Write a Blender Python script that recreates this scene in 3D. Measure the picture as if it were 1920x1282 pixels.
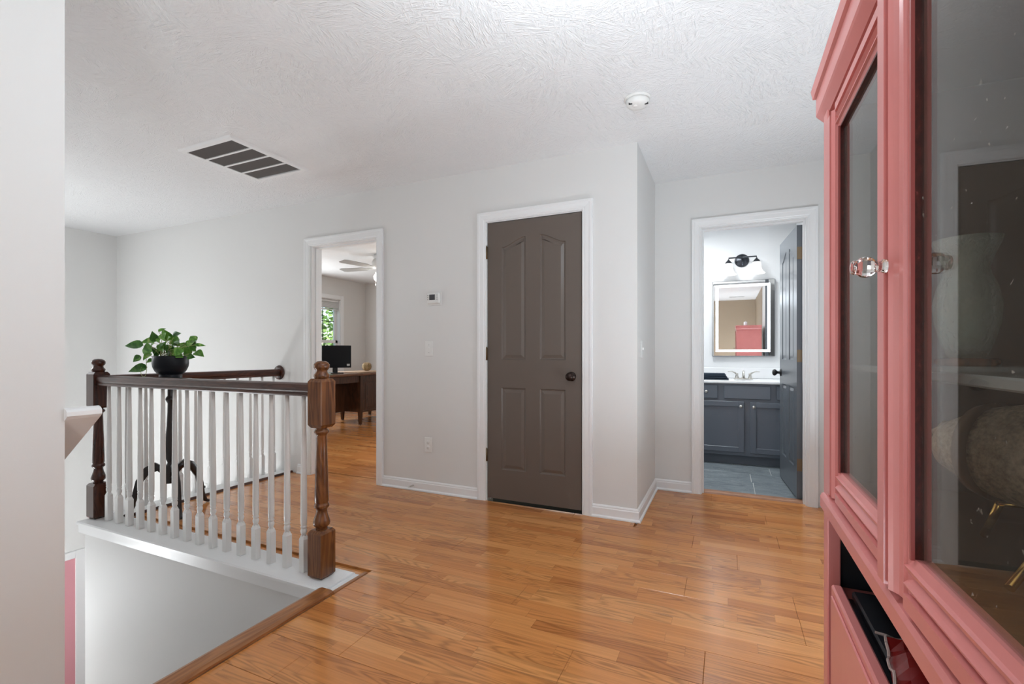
import bpy, bmesh, math, random
from math import sin, cos, pi, radians, sqrt
from mathutils import Vector, Matrix
random.seed(7)
for o in list(bpy.data.objects): bpy.data.objects.remove(o)
SC = bpy.context.scene
COL = SC.collection

# ------------------------------------------------------------------ camera
ZC = 2.43                       # ceiling height
cd = bpy.data.cameras.new('camera'); cam = bpy.data.objects.new('camera', cd); COL.objects.link(cam)
cam.location = (0, 0, 1.08); cam.rotation_euler = (pi/2, 0, radians(24.45))
cd.sensor_width = 36; cd.lens = 36*885/1920; cd.shift_y = 21/1920; cd.clip_start = 0.01
SC.camera = cam
# ------------------------------------------------------------------ world, lights, exposure
SC.view_settings.view_transform = 'Standard'; SC.view_settings.look = 'None'
SC.view_settings.gamma = 1; SC.view_settings.use_curve_mapping = False
SC.view_settings.exposure = 1.14
w = bpy.data.worlds.new('sky'); SC.world = w; w.use_nodes = True
nt = w.node_tree; bg = nt.nodes['Background']
sky = nt.nodes.new('ShaderNodeTexSky'); sky.sky_type = 'NISHITA'; sky.sun_disc = False
sky.sun_elevation = radians(48); sky.sun_rotation = radians(90)
nt.links.new(sky.outputs[0], bg.inputs[0]); bg.inputs[1].default_value = 0.14
def lamp(name, kind, loc, power, rot=(0,0,0), size=None, size_y=None, color=(1,1,1), spread=None):
    l = bpy.data.lights.new(name, kind); o = bpy.data.objects.new(name, l); COL.objects.link(o)
    o.location = loc; o.rotation_euler = rot; l.energy = power; l.color = color
    if kind == 'AREA':
        l.shape = 'RECTANGLE' if size_y else 'DISK'; l.size = size
        if size_y: l.size_y = size_y
    elif kind == 'POINT': l.shadow_soft_size = size or .05
    elif kind == 'SUN': l.angle = radians(1)
    return o
lamp('sun', 'SUN', (4,0,9), 4.0, rot=(0, radians(42), 0), color=(1,.96,.88))
# added fill behind the camera; daylight of the stair hall and office windows
lamp('rear_fill', 'AREA', (-1.12,-2.12,1.35), 5, rot=(radians(90),0,0), size=1.1, size_y=1.6, color=(.78,.90,1))  # added frontal fill, no window is built here
lamp('stair_window_daylight', 'AREA', (-6.38,1.6,.75), 8, rot=(0,radians(-90),0), size=2.2, size_y=1.3, color=(.93,.97,1))
lamp('office_window_daylight', 'AREA', (-6.36,5.35,1.4), 17, rot=(0,radians(-90),0), size=1.1, size_y=1.0, color=(.93,.97,1))
# hall ceiling lamp above the frame; the rest are unseen fills added
# facing up behind camera and hutch; in stair hall, lower hall, bathroom and office
lamp('rear_up_fill', 'AREA', (.22,-1.0,.30), 20, rot=(pi,0,0), size=.5, color=(.79,.905,1))  # added upward fill that bounces off the ceiling, no fixture
lamp('hall_ceiling_lamp', 'POINT', (-.43,1.22,2.08), 8.5, size=.10, color=(.82,.92,1))
lamp('corner_up_fill', 'AREA', (.46,2.2,.40), 9.5, rot=(pi,0,0), size=.2, color=(.80,.91,1))  # added upward fill hidden behind the hutch
lamp('stair_fill', 'POINT', (-5.2,1.5,1.3), 5.0, size=.15, color=(.93,.97,1))  # added stair hall fill, out of view
lamp('lower_hall_fill', 'POINT', (-5.1,.9,-1.05), 28, size=.15, color=(.93,.97,1))  # added to brighten the face of the landing wall
lamp('bath_fill', 'AREA', (-.3,4.7,2.38), 10, size=.5, color=(.94,.98,1))  # added unseen fill brightening the bathroom
lamp('office_fill', 'POINT', (-3.2,4.3,1.0), 10, size=.15, color=(.93,.97,1))  # added fill brightening the office, no fixture

# ------------------------------------------------------------------ materials
def mat(name, base=(.8,.8,.8), rough=.5, metal=0, spec=.5, **kw):
    m = bpy.data.materials.new(name); m.use_nodes = True
    p = m.node_tree.nodes['Principled BSDF']
    p.inputs['Base Color'].default_value = (*base, 1); p.inputs['Roughness'].default_value = rough
    p.inputs['Metallic'].default_value = metal; p.inputs['Specular IOR Level'].default_value = spec
    for k, v in kw.items(): p.inputs[k].default_value = v
    return m
class NT:
    def __init__(s, m): s.t = m.node_tree; s.p = s.t.nodes.get('Principled BSDF')
    def n(s, typ, **kw):
        x = s.t.nodes.new('ShaderNode'+typ)
        for k, v in kw.items(): setattr(x, k, v)
        return x
    def l(s, a, b): s.t.links.new(a, b)
    def set(s, inp, v):
        if hasattr(v, 'is_output'): s.l(v, inp)
        else: inp.default_value = v
    def math(s, op, a, b=0.0, c=0.0):
        x = s.n('Math', operation=op); s.set(x.inputs[0], a); s.set(x.inputs[1], b); s.set(x.inputs[2], c); return x.outputs[0]
    def comb(s, x, y, z):
        c = s.n('CombineXYZ'); s.set(c.inputs[0], x); s.set(c.inputs[1], y); s.set(c.inputs[2], z); return c.outputs[0]
    def noise(s, vec, scale=5, detail=2, rough=.5, dist=0):
        x = s.n('TexNoise'); s.l(vec, x.inputs['Vector']); x.inputs['Scale'].default_value = scale
        x.inputs['Detail'].default_value = detail; x.inputs['Roughness'].default_value = rough; x.inputs['Distortion'].default_value = dist
        return x.outputs['Fac']
    def mapping(s, vec, scale=(1,1,1), loc=(0,0,0)):
        x = s.n('Mapping'); s.l(vec, x.inputs[0]); x.inputs['Scale'].default_value = scale; x.inputs['Location'].default_value = loc; return x.outputs[0]
    def ramp(s, fac, stops):
        x = s.n('ValToRGB'); s.l(fac, x.inputs[0]); e = x.color_ramp.elements
        while len(e) < len(stops): e.new(.5)
        for i, (p, c) in enumerate(stops): e[i].position = p; e[i].color = (*c, 1)
        return x.outputs[0]
    def mix(s, fac, a, b, mode='MIX'):
        x = s.n('Mix', data_type='RGBA', blend_type=mode); s.set(x.inputs[0], fac)
        for i, v in ((6, a), (7, b)):
            if hasattr(v, 'is_output'): s.l(v, x.inputs[i])
            else: x.inputs[i].default_value = (*v, 1)
        return x.outputs[2]
    def bump(s, h, strength=.2, dist=.002):
        x = s.n('Bump'); s.l(h, x.inputs['Height']); x.inputs['Strength'].default_value = strength; x.inputs['Distance'].default_value = dist
        s.l(x.outputs[0], s.p.inputs['Normal'])
    def pos(s): return s.n('NewGeometry').outputs['Position']
    def obj(s): return s.n('TexCoord').outputs['Object']
    def base(s, c): s.l(c, s.p.inputs['Base Color'])

def paint(name, base, rough=.6, scale=160, strength=.06, dist=.001):
    m = mat(name, base, rough); t = NT(m); t.bump(t.noise(t.pos(), scale, 2), strength, dist); return m
M = {}
M['wall'] = paint('wall_paint', (.735,.73,.715), .62, 170, .12)
M['office_wall'] = paint('office_wall_paint', (.72,.705,.68), .6)
M['bath_wall'] = paint('bath_wall_paint', (.80,.81,.82), .5)
M['warm_cast_wall'] = paint('warm_cast_wall_paint', (.40,.315,.225), .6)  # warm cast of mixed lighting put into the wall colour
M['trim'] = paint('trim_paint', (.83,.835,.835), .32, 60, .03)
M['white_gloss'] = paint('white_baluster_paint', (.82,.815,.80), .3, 90, .03)
M['plastic'] = mat('white_plastic', (.80,.80,.78), .35)
M['plastic_grey'] = mat('grey_plastic', (.45,.45,.44), .4)
M['black'] = mat('black_plastic', (.012,.012,.013), .35)
M['screen'] = mat('monitor_black', (.006,.007,.009), .3, 0, .12)
M['taupe'] = paint('taupe_door_paint', (.128,.102,.085), .34, 120, .05)
M['slate'] = paint('slate_door_paint', (.115,.128,.145), .30, 120, .04)
M['cabinet'] = paint('slate_cabinet_paint', (.125,.145,.175), .36, 120, .03)
M['bronze'] = mat('dark_bronze', (.03,.018,.015), .28, .7)
M['hinge'] = mat('worn_brass', (.23,.17,.11), .38, .85)
M['nickel'] = mat('brushed_nickel', (.62,.60,.56), .28, 1)
M['chrome'] = mat('chrome', (.8,.8,.82), .08, 1)
M['gold'] = mat('gold_metal', (.85,.55,.18), .22, 1)
M['mirror'] = mat('mirror_silver', (.92,.92,.92), .015, 1)
M['gun'] = mat('gunmetal', (.055,.06,.07), .3, .8)
M['soil'] = mat('soil', (.02,.014,.01), .95)
M['pot'] = mat('black_glaze', (.006,.008,.012), .4, 0, .25)
M['standwood'] = mat('ebony_wood', (.016,.009,.008), .3)
M['counter'] = mat('white_cultured_marble', (.86,.87,.88), .15)
M['towel'] = paint('navy_towel', (.022,.035,.055), .95, 300, .5, .003)
M['pinkdoor'] = mat('pink_paint', (.70,.32,.36), .45)
M['asphalt'] = mat('lawn_green', (.06,.14,.03), .9)
M['plaster_dark'] = mat('dark_gap', (.02,.018,.016), .9)
M['niche'] = paint('black_lacquer', (.010,.010,.013), .42, 60, .05)
M['innerwood'] = mat('dark_stained_case_interior', (.034,.021,.014), .5)

def woodmat(name, dark, light, rough=.35, axis='z', scale=1.0, ring=26):
    m = mat(name, light, rough); t = NT(m); v = t.obj()
    sx = {'x': (1.6,22,22), 'y': (22,1.6,22), 'z': (22,22,1.6)}[axis]
    rx = {'x': (.9,5,5), 'y': (5,.9,5), 'z': (5,5,.9)}[axis]
    g = t.noise(t.mapping(v, tuple(a*scale*2.5 for a in sx)), 1, 6, .62)
    r = t.noise(t.mapping(v, tuple(a*scale*1.9 for a in rx)), 1, 2.5, .55, .8)
    rings = t.math('MULTIPLY_ADD', t.math('SINE', t.math('MULTIPLY', r, ring*2.2)), .5, .5)
    f = t.math('MULTIPLY_ADD', rings, .26, t.math('MULTIPLY', g, .78))
    c = t.ramp(f, [(.22, dark), (.5, tuple((a+b)/2 for a, b in zip(dark, light))), (.8, light)])
    t.base(c); t.bump(g, .10, .001); return m
M['newel'] = woodmat('newel_oak_stain', (.05,.016,.006), (.25,.092,.027), .26, 'z', 1.0)
M['newel_dark'] = woodmat('mahogany_stain', (.022,.006,.004), (.085,.022,.010), .25, 'z', 1.0)
M['rail_x'] = woodmat('handrail_stain', (.030,.012,.009), (.10,.042,.028), .3, 'x', 1.0)
M['rail_y'] = woodmat('handrail_red_stain', (.022,.007,.005), (.10,.028,.012), .3, 'y', 1.0)
M['nosing'] = woodmat('stair_nosing_oak', (.20,.07,.022), (.42,.175,.06), .3, 'y', 1.0)
M['nosing_x'] = woodmat('threshold_oak', (.30,.14,.075), (.52,.28,.17), .35, 'x', 1.0)
M['desk'] = woodmat('desk_walnut', (.020,.008,.004), (.085,.034,.015), .3, 'z', .8)
M['desktop'] = woodmat('desk_top_walnut', (.07,.028,.012), (.19,.085,.04), .28, 'y', .8)
M['board'] = woodmat('pale_board_wood', (.35,.22,.13), (.55,.38,.25), .5, 'y', .8)
M['tread'] = woodmat('stair_tread_oak', (.09,.035,.012), (.22,.09,.03), .35, 'y', 1.0)

def floor_mat():
    m = mat('oak_strip_laminate', (.5,.22,.09), .25); t = NT(m)
    s = t.n('SeparateXYZ'); t.l(t.pos(), s.inputs[0]); X, Y = s.outputs[0], s.outputs[1]
    W = .19/3
    yy = t.math('DIVIDE', t.math('ADD', Y, 100*.19-2.227), W)
    row = t.math('FLOOR', yy); fy = t.math('FRACT', yy)
    wn = t.n('TexWhiteNoise', noise_dimensions='1D'); t.l(row, wn.inputs['W'])
    ln = t.math('MULTIPLY_ADD', wn.outputs[0], .22, .40)
    xx = t.math('DIVIDE', t.math('ADD', X, t.math('MULTIPLY_ADD', wn.outputs[0], 9.7, 30.0)), ln)
    cl = t.math('FLOOR', xx); fx = t.math('FRACT', xx)
    w2 = t.n('TexWhiteNoise', noise_dimensions='2D'); t.l(t.comb(row, cl, 0), w2.inputs['Vector'])
    rs = t.n('SeparateColor'); t.l(w2.outputs['Color'], rs.inputs[0]); r1, r2, r3 = rs.outputs
    tint = t.ramp(r1, [(0,(.45,.162,.043)),(.12,(.53,.20,.056)),(.7,(.60,.245,.073)),(1,(.66,.292,.096))])
    gv = t.comb(t.math('MULTIPLY_ADD', X, 3.0, t.math('MULTIPLY', r2, 60)), t.math('MULTIPLY', Y, 95), t.math('MULTIPLY', r3, 40))
    g = t.noise(gv, 1, 5, .65)
    cv = t.comb(t.math('MULTIPLY_ADD', X, 1.5, t.math('MULTIPLY', r3, 47)), t.math('MULTIPLY', Y, 13), t.math('MULTIPLY', r2, 29))
    cn = t.noise(cv, 1, 1.2, .5, .3)
    rings = t.math('MULTIPLY_ADD', t.math('SINE', t.math('MULTIPLY', cn, 85)), .5, .5)
    rings = t.math('POWER', rings, 2.0)
    amt = t.math('MULTIPLY', t.math('GREATER_THAN', r2, .40), .30)
    dk = t.math('MULTIPLY_ADD', t.math('SUBTRACT', g, .5), -.75, t.math('SUBTRACT', 1.0, t.math('MULTIPLY', rings, amt)))
    e1 = t.math('LESS_THAN', fy, .022); e2 = t.math('LESS_THAN', fx, .0035)
    edge = t.math('SUBTRACT', 1.0, t.math('MULTIPLY', t.math('MAXIMUM', e1, e2), .22))
    k = t.math('MULTIPLY', dk, edge)
    kc = t.n('CombineColor'); [t.l(k, i) for i in kc.inputs]
    t.base(t.mix(1.0, tint, kc.outputs[0], 'MULTIPLY'))
    t.l(t.math('MULTIPLY_ADD', g, .10, .13), t.p.inputs['Roughness'])
    lo = t.noise(t.mapping(t.pos(), (9,14,1)), 1, 2)
    t.bump(t.math('MULTIPLY_ADD', lo, 1.0, t.math('MULTIPLY', g, .10)), .045, .004)
    return m
M['floor'] = floor_mat()

def ceil_mat():
    m = mat('stomped_ceiling_paint', (.86,.865,.87), .6); t = NT(m)
    p = t.pos(); n1 = t.n('TexNoise'); t.l(p, n1.inputs['Vector']); n1.inputs['Scale'].default_value = 9
    wob = t.n('VectorMath', operation='SCALE'); t.l(n1.outputs['Color'], wob.inputs[0]); wob.inputs['Scale'].default_value = .12
    ad = t.n('VectorMath', operation='ADD'); t.l(p, ad.inputs[0]); t.l(wob.outputs[0], ad.inputs[1])
    hs = []
    for sc, a0, sh in ((5.2, 0, 0), (4.3, 1.1, 13.7)):
        v = t.n('TexVoronoi', voronoi_dimensions='2D'); t.l(t.mapping(ad.outputs[0], (1,1,1), (sh,sh*.7,0)), v.inputs['Vector']); v.inputs['Scale'].default_value = sc
        sc_ = t.n('SeparateColor'); t.l(v.outputs['Color'], sc_.inputs[0])
        ang = t.math('MULTIPLY_ADD', sc_.outputs[0], 6.283, a0)
        vr = t.n('VectorRotate', rotation_type='Z_AXIS'); t.l(p, vr.inputs['Vector']); t.l(ang, vr.inputs['Angle'])
        st = t.noise(t.mapping(vr.outputs[0], (14,75,1)), 1, 2.2, .55, 1.0)
        hs.append(t.math('ABSOLUTE', t.math('SUBTRACT', st, .5)))
    h = t.math('MAXIMUM', hs[0], t.math('MULTIPLY', hs[1], .8))
    t.bump(h, .80, .019); return m
M['ceiling'] = ceil_mat()

def pink_mat():
    m = mat('salmon_pink_gloss_paint', (.62,.215,.20), .28); t = NT(m)
    n = t.noise(t.pos(), 6, 4); t.base(t.ramp(n, [(.3,(.60,.200,.185)),(.7,(.65,.228,.212))]))
    t.bump(t.noise(t.mapping(t.pos(), (40,40,9)), 1, 3), .08, .002); return m
M['pink'] = pink_mat()
def worn_mat():
    m = mat('chipped_red_brown_stain', (.10,.015,.012), .35); t = NT(m)
    n = t.noise(t.mapping(t.pos(), (160,160,70)), 1, 5, .7)
    t.base(t.ramp(n, [(.42,(.05,.008,.006)),(.62,(.085,.014,.010)),(.72,(.24,.05,.045))])); return m
M['reveal'] = worn_mat()

M['worn_shaded'] = paint('rubbed_and_shaded_pink_paint', (.34,.075,.068), .35, 60, .1, .002)  # chipped paint plus the shade of the moulding edge, both in the colour
def glass_mat(name, tint=(1,1,1), dust=0.0, ior=1.5):
    m = bpy.data.materials.new(name); m.use_nodes = True; t = NT(m); t.t.nodes.remove(t.p)
    out = t.t.nodes['Material Output']
    tr = t.n('BsdfTransparent'); tr.inputs[0].default_value = (*tint, 1)
    gl = t.n('BsdfGlossy'); gl.inputs['Roughness'].default_value = .004
    # Schlick reflectance from the incidence angle, the same on both faces of the slab
    g_ = t.n('NewGeometry'); dp_ = t.n('VectorMath', operation='DOT_PRODUCT'); t.l(g_.outputs['Normal'], dp_.inputs[0]); t.l(g_.outputs['Incoming'], dp_.inputs[1])
    c_ = t.math('SUBTRACT', 1.0, t.math('ABSOLUTE', dp_.outputs['Value']))
    fr = t.math('MULTIPLY_ADD', t.math('POWER', c_, 5.0), .96, .04)
    mx = t.n('MixShader'); t.l(fr, mx.inputs[0]); t.l(tr.outputs[0], mx.inputs[1]); t.l(gl.outputs[0], mx.inputs[2])
    last = mx.outputs[0]
    if dust:
        df = t.n('BsdfDiffuse'); df.inputs[0].default_value = (.5,.46,.40,1)
        n = t.noise(t.pos(), 130, 3, .6); n2 = t.noise(t.pos(), 7, 3, .6)
        sp = t.math('MULTIPLY', t.math('GREATER_THAN', n, .70), .35)
        f = t.math('ADD', sp, t.math('MULTIPLY', n2, dust))
        m2 = t.n('MixShader'); t.l(f, m2.inputs[0]); t.l(last, m2.inputs[1]); t.l(df.outputs[0], m2.inputs[2]); last = m2.outputs[0]
    t.l(last, out.inputs[0]); return m
M['pane'] = glass_mat('cabinet_pane_glass', (.90,.89,.86), .062)
M['window_glass'] = glass_mat('window_glass', (.97,.98,.98))
M['crystal'] = mat('clear_crystal', (.97,.95,.92), .03, **{'Transmission Weight': 1.0, 'IOR': 1.5})
M['vase'] = mat('pale_green_pressed_glass', (.80,.92,.86), .06, **{'Transmission Weight': .75, 'IOR': 1.45})
t = NT(M['vase']); t.bump(t.noise(t.mapping(t.obj(), (70,70,45)), 1, 2, .5, 2.0), .8, .004)
M['shelfglass'] = mat('frosted_glass_shelf', (.62,.68,.70), .2, **{'Transmission Weight': .5})
def emis(name, col, strength):
    m = mat(name, col, .4); p = m.node_tree.nodes['Principled BSDF']
    p.inputs['Emission Color'].default_value = (*col, 1); p.inputs['Emission Strength'].default_value = strength; return m
M['shade'] = emis('lit_frosted_glass', (1,.99,.97), .36)
M['fanlight'] = emis('lit_fan_glass', (1,.97,.9), 6.0)
M['led'] = emis('led_strip_frost', (.95,.98,1), .40)
M['lcd'] = mat('lcd_grey', (.06,.06,.065), .25)
def stone_mat():
    m = mat('mottled_stone', (.4,.33,.25), .55); t = NT(m); v = t.obj()
    n = t.noise(v, 150, 5, .72); t.base(t.ramp(n, [(.32,(.11,.075,.04)),(.5,(.31,.235,.15)),(.70,(.52,.43,.31))])); t.bump(n, .3, .002); return m
M['stone'] = stone_mat()
M['band'] = mat('brown_leather_band', (.11,.06,.03), .5)
M['redwrap'] = mat('red_foil', (.20,.010,.009), .3)
M['clearwrap'] = mat('clear_wrap', (.75,.6,.55), .15, **{'Transmission Weight': .6})
def leaf_mat(name, a, b, c):
    m = mat(name, a, .32); t = NT(m); v = t.obj()
    n = t.noise(t.mapping(v, (14,60,20)), 1, 3, .6, .3); t.base(t.ramp(n, [(.36,a),(.55,b),(.72,c)]))
    t.p.inputs['Subsurface Weight'].default_value = 0; return m
M['leaf'] = leaf_mat('pothos_leaf_green', (.06,.21,.02), (.16,.40,.05), (.50,.62,.22))
M['leaf2'] = leaf_mat('pothos_leaf_dark', (.03,.12,.022), (.07,.22,.035), (.20,.40,.09))
M['stem'] = mat('pale_stem', (.38,.42,.16), .5)
def tile_mat():
    m = mat('slate_look_tile', (.13,.16,.175), .38); t = NT(m)
    n = t.noise(t.mapping(t.pos(), (5,16,1)), 1, 7, .65, 1.4); n2 = t.noise(t.mapping(t.pos(), (3,6,1)), 1, 4, .6, 2.5)
    vein = t.math('LESS_THAN', t.math('ABSOLUTE', t.math('SUBTRACT', n2, .5)), .006)
    c = t.ramp(n, [(.28,(.13,.155,.17)),(.5,(.215,.25,.27)),(.75,(.32,.36,.38))])
    t.base(t.mix(t.math('MULTIPLY', vein, .5), c, (.5,.52,.52))); t.bump(n, .15, .002); return m
M['tile'] = tile_mat()
M['grout'] = mat('grout', (.62,.63,.62), .8)
def grille_mat():
    m = mat('vent_filter_mesh', (.14,.135,.13), .7); return m
M['grille'] = grille_mat()
def weave_mat():
    m = mat('woven_twine', (.30,.2,.1), .8); t = NT(m)
    n = t.noise(t.mapping(t.obj(), (60,60,160)), 1, 3); t.base(t.ramp(n, [(.3,(.10,.06,.02)),(.7,(.42,.31,.15))])); t.bump(n, .5, .004); return m
M['weave'] = weave_mat()
M['tree_leaf'] = mat('tree_leaf_green', (.11,.24,.035), .55)
M['tree_leaf2'] = mat('tree_leaf_light', (.26,.40,.10), .55)
M['bark'] = mat('bark', (.07,.05,.035), .9)
M['blind'] = mat('blind_white', (.75,.75,.74), .6)

# ------------------------------------------------------------------ mesh builder
class MB:
    def __init__(s): s.v = []; s.f = []; s.sm = []
    def add(s, vs, fs, smooth=False):
        b = len(s.v); s.v += [tuple(p) for p in vs]; s.f += [tuple(b+i for i in f) for f in fs]; s.sm += [smooth]*len(fs); return s
    def box(s, x0, x1, y0, y1, z0, z1, c=0.0):
        if x0 > x1: x0, x1 = x1, x0
        if y0 > y1: y0, y1 = y1, y0
        if z0 > z1: z0, z1 = z1, z0
        c = min(c, .45*min(x1-x0, y1-y0, z1-z0))
        if c <= 0:
            s.add([(x,y,z) for z in (z0,z1) for y in (y0,y1) for x in (x0,x1)],
                  [(0,2,3,1),(4,5,7,6),(0,1,5,4),(2,6,7,3),(0,4,6,2),(1,3,7,5)])
        else:
            bm = bmesh.new(); bmesh.ops.create_cube(bm, size=1)
            for v in bm.verts: v.co = ((x0+x1)/2+v.co.x*(x1-x0), (y0+y1)/2+v.co.y*(y1-y0), (z0+z1)/2+v.co.z*(z1-z0))
            bmesh.ops.bevel(bm, geom=bm.edges[:], offset=c, segments=1, affect='EDGES'); s.bm(bm)
        return s
    def bm(s, bm, smooth=False):
        bm.verts.ensure_lookup_table(); bm.verts.index_update()
        s.add([v.co.copy() for v in bm.verts], [[v.index for v in f.verts] for f in bm.faces], smooth); bm.free(); return s
    def lathe(s, prof, c=(0,0,0), n=24, axis='z', smooth=True, cap=True):
        # prof: (r, h) from bottom to top
        vs = []; fs = []
        for r, h in prof:
            for k in range(n):
                a = 2*pi*k/n; p = (r*cos(a), r*sin(a), h)
                if axis == 'y': p = (p[0], -p[2], p[1])
                if axis == 'x': p = (p[2], p[0], p[1])
                vs.append((c[0]+p[0], c[1]+p[1], c[2]+p[2]))
        for i in range(len(prof)-1):
            for k in range(n):
                k2 = (k+1) % n; fs.append((i*n+k, i*n+k2, (i+1)*n+k2, (i+1)*n+k))
        s.add(vs, fs, smooth)
        if cap:
            b = len(s.v)-len(vs)
            s.f.append(tuple(b+k for k in reversed(range(n)))); s.sm.append(False)
            s.f.append(tuple(b+(len(prof)-1)*n+k for k in range(n))); s.sm.append(False)
        return s
    def prism(s, poly, a0, a1, axis='x', smooth=False):
        # poly (u,v): axis x -> (y,z); y -> (x,z); z -> (x,y)
        f = {'x': lambda a,u,v: (a,u,v), 'y': lambda a,u,v: (u,a,v), 'z': lambda a,u,v: (u,v,a)}[axis]
        n = len(poly); vs = [f(a0,*p) for p in poly]+[f(a1,*p) for p in poly]
        fs = [tuple(range(n)), tuple(range(2*n-1, n-1, -1))]+[(i, n+i, n+(i+1)%n, (i+1)%n) for i in range(n)]
        s.add(vs, fs, smooth); return s
    def tube(s, path, r, n=8, smooth=True):
        P = [Vector(p) for p in path]; R = r if isinstance(r, (list, tuple)) else [r]*len(P); rings = []
        up = Vector((0,0,1))
        for i, p in enumerate(P):
            d = (P[min(i+1,len(P)-1)]-P[max(i-1,0)]).normalized()
            a = d.cross(up); a = a.normalized() if a.length > 1e-3 else d.cross(Vector((1,0,0))).normalized()
            b = a.cross(d)
            rings.append([p+a*(R[i]*cos(2*pi*k/n))+b*(R[i]*sin(2*pi*k/n)) for k in range(n)])
        vs = [q for r_ in rings for q in r_]
        fs = [(i*n+k, i*n+(k+1)%n, (i+1)*n+(k+1)%n, (i+1)*n+k) for i in range(len(P)-1) for k in range(n)]
        s.add(vs, fs, smooth); b = len(s.v)-len(vs)
        s.f.append(tuple(b+k for k in reversed(range(n)))); s.sm.append(False)
        s.f.append(tuple(b+(len(P)-1)*n+k for k in range(n))); s.sm.append(False)
        return s
    def sweep(s, path, prof, closed_prof=True):
        # path: list of (x,y); prof: (offset to the right of travel, z); mitred corners
        P = [Vector(p) for p in path]; n = len(prof); vs = []
        for i, p in enumerate(P):
            d0 = (P[i]-P[i-1]).normalized() if i else None; d1 = (P[i+1]-P[i]).normalized() if i < len(P)-1 else None
            if d0 is None: d0 = d1
            if d1 is None: d1 = d0
            n0 = Vector((d0.y,-d0.x)); n1 = Vector((d1.y,-d1.x)); m = (n0+n1).normalized(); m = m/max(.2, m.dot(n0))
            for o, z in prof: q = p+m*o; vs.append((q.x, q.y, z))
        fs = [(i*n+k, i*n+(k+1)%n, (i+1)*n+(k+1)%n, (i+1)*n+k) for i in range(len(P)-1) for k in range(n)]
        fs += [tuple(reversed(range(n))), tuple((len(P)-1)*n+k for k in range(n))]
        s.add(vs, fs); return s
    def xf(s, mtx):
        s.v = [tuple(mtx @ Vector(p)) for p in s.v]; return s
def wloc(o):
    p = Vector(o.location)
    while o.parent: o = o.parent; p += o.location
    return p
def mk(name, mb, m, parent=None, kind=None, origin=None):
    vs = mb.v
    if parent is not None: off = wloc(parent)
    elif origin is not None: off = Vector(origin)
    else:
        off = Vector(((min(p[0] for p in vs)+max(p[0] for p in vs))/2, (min(p[1] for p in vs)+max(p[1] for p in vs))/2, min(p[2] for p in vs)))
    me = bpy.data.meshes.new(name)
    me.from_pydata([(p[0]-off.x, p[1]-off.y, p[2]-off.z) for p in vs], [], mb.f)
    me.polygons.foreach_set('use_smooth', mb.sm)
    bm = bmesh.new(); bm.from_mesh(me); bmesh.ops.recalc_face_normals(bm, faces=bm.faces[:]); bm.to_mesh(me); bm.free()
    me.materials.append(M[m] if isinstance(m, str) else m)
    o = bpy.data.objects.new(name, me); COL.objects.link(o)
    if parent is not None: o.parent = parent
    else: o.location = off
    if kind: o['kind'] = kind
    return o
def tag(o, label, cat, group=None):
    o['label'] = label; o['category'] = cat
    if group: o['group'] = group
    return o
def thing(name, label, cat, loc, rot=0, group=None):
    o = bpy.data.objects.new(name, None); COL.objects.link(o); o.location = loc; o.rotation_euler = (0,0,rot); o.empty_display_size = .05
    return tag(o, label, cat, group)
def st(name, mb, m, parent=None): return mk(name, mb, m, parent, None if parent is not None else 'structure')
def copy_part(src, parent, loc):
    c = src.copy(); COL.objects.link(c); c.parent = parent; c.location = loc; return c

YA, YB = 3.08, 3.90           # closet wall plane, alcove wall plane
XL, XR = -6.43, .66           # left and right outer walls
ZL = -3.12                    # lower floor

# ------------------------------------------------------------------ structure: walls
def wall_y(name, x0, x1, y0, y1, holes, m='wall', z0=0, z1=ZC):
    # wall slab along X with rectangular holes (xa, xb, za, zb)
    b = MB(); x = x0
    for xa, xb, za, zb in sorted(holes):
        b.box(x, xa, y0, y1, z0, z1)
        if zb < z1: b.box(xa, xb, y0, y1, zb, z1)
        if za > z0: b.box(xa, xb, y0, y1, z0, za)
        x = xb
    b.box(x, x1, y0, y1, z0, z1)
    return st(name, b, m)
OX0, OX1 = -3.36, -2.628       # office doorway
CX0, CX1 = -1.602, -.884       # closet doorway
BX0, BX1 = -.172, .510         # bathroom doorway
wall_y('wall_far', -3.55, -.52, YA, YA+.12, [(OX0-.015, OX1+.015, -.3, 2.045), (CX0-.012, CX1+.012, -.3, 2.045)], z0=-.3)
st('wall_foyer', MB().box(XL, -3.55, YA, YA+.12, ZL, ZC), 'wall')
st('wall_return', MB().box(-.64, -.52, YA+.12, YB, 0, ZC), 'wall')
wall_y('wall_alcove', -.64, XR, YB, YB+.12, [(BX0-.015, BX1+.015, 0, 2.05)])
st('wall_right', MB().box(XR, XR+.12, -3.1, 5.8, -.1, ZC), 'wall')
# left wall with the office window opening
WY0, WY1, WZ0, WZ1 = 5.30, 6.55, .80, 2.06
b = MB().box(XL-.14, XL, -.2, WY0, ZL, ZC).box(XL-.14, XL, WY1, 7.4, ZL, ZC).box(XL-.14, XL, WY0, WY1, ZL, WZ0).box(XL-.14, XL, WY0, WY1, WZ1, ZC)
st('wall_left', b, 'wall')
st('wall_stair_near', MB().box(XL, -1.82, .57, .69, ZL, ZC), 'wall')
st('wall_near', MB().box(-1.82, -1.70, -3.1, .69, ZL, ZC), 'wall')
st('wall_landing', MB().box(-3.74, -1.72, 1.62, 1.74, ZL, -.012), 'wall')
st('wall_landing_side', MB().box(-3.74, -3.62, 1.74, YA, ZL, -.012), 'wall')
# the wall behind the camera (the added rear fill hangs in front of it)
st('wall_rear', MB().box(-1.70, XR, -2.32, -2.2, 0, ZC), 'warm_cast_wall')
st('wall_rear_side', MB().box(XR-.006, XR+.001, -2.2, .28, 0, ZC), 'warm_cast_wall')
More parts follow.
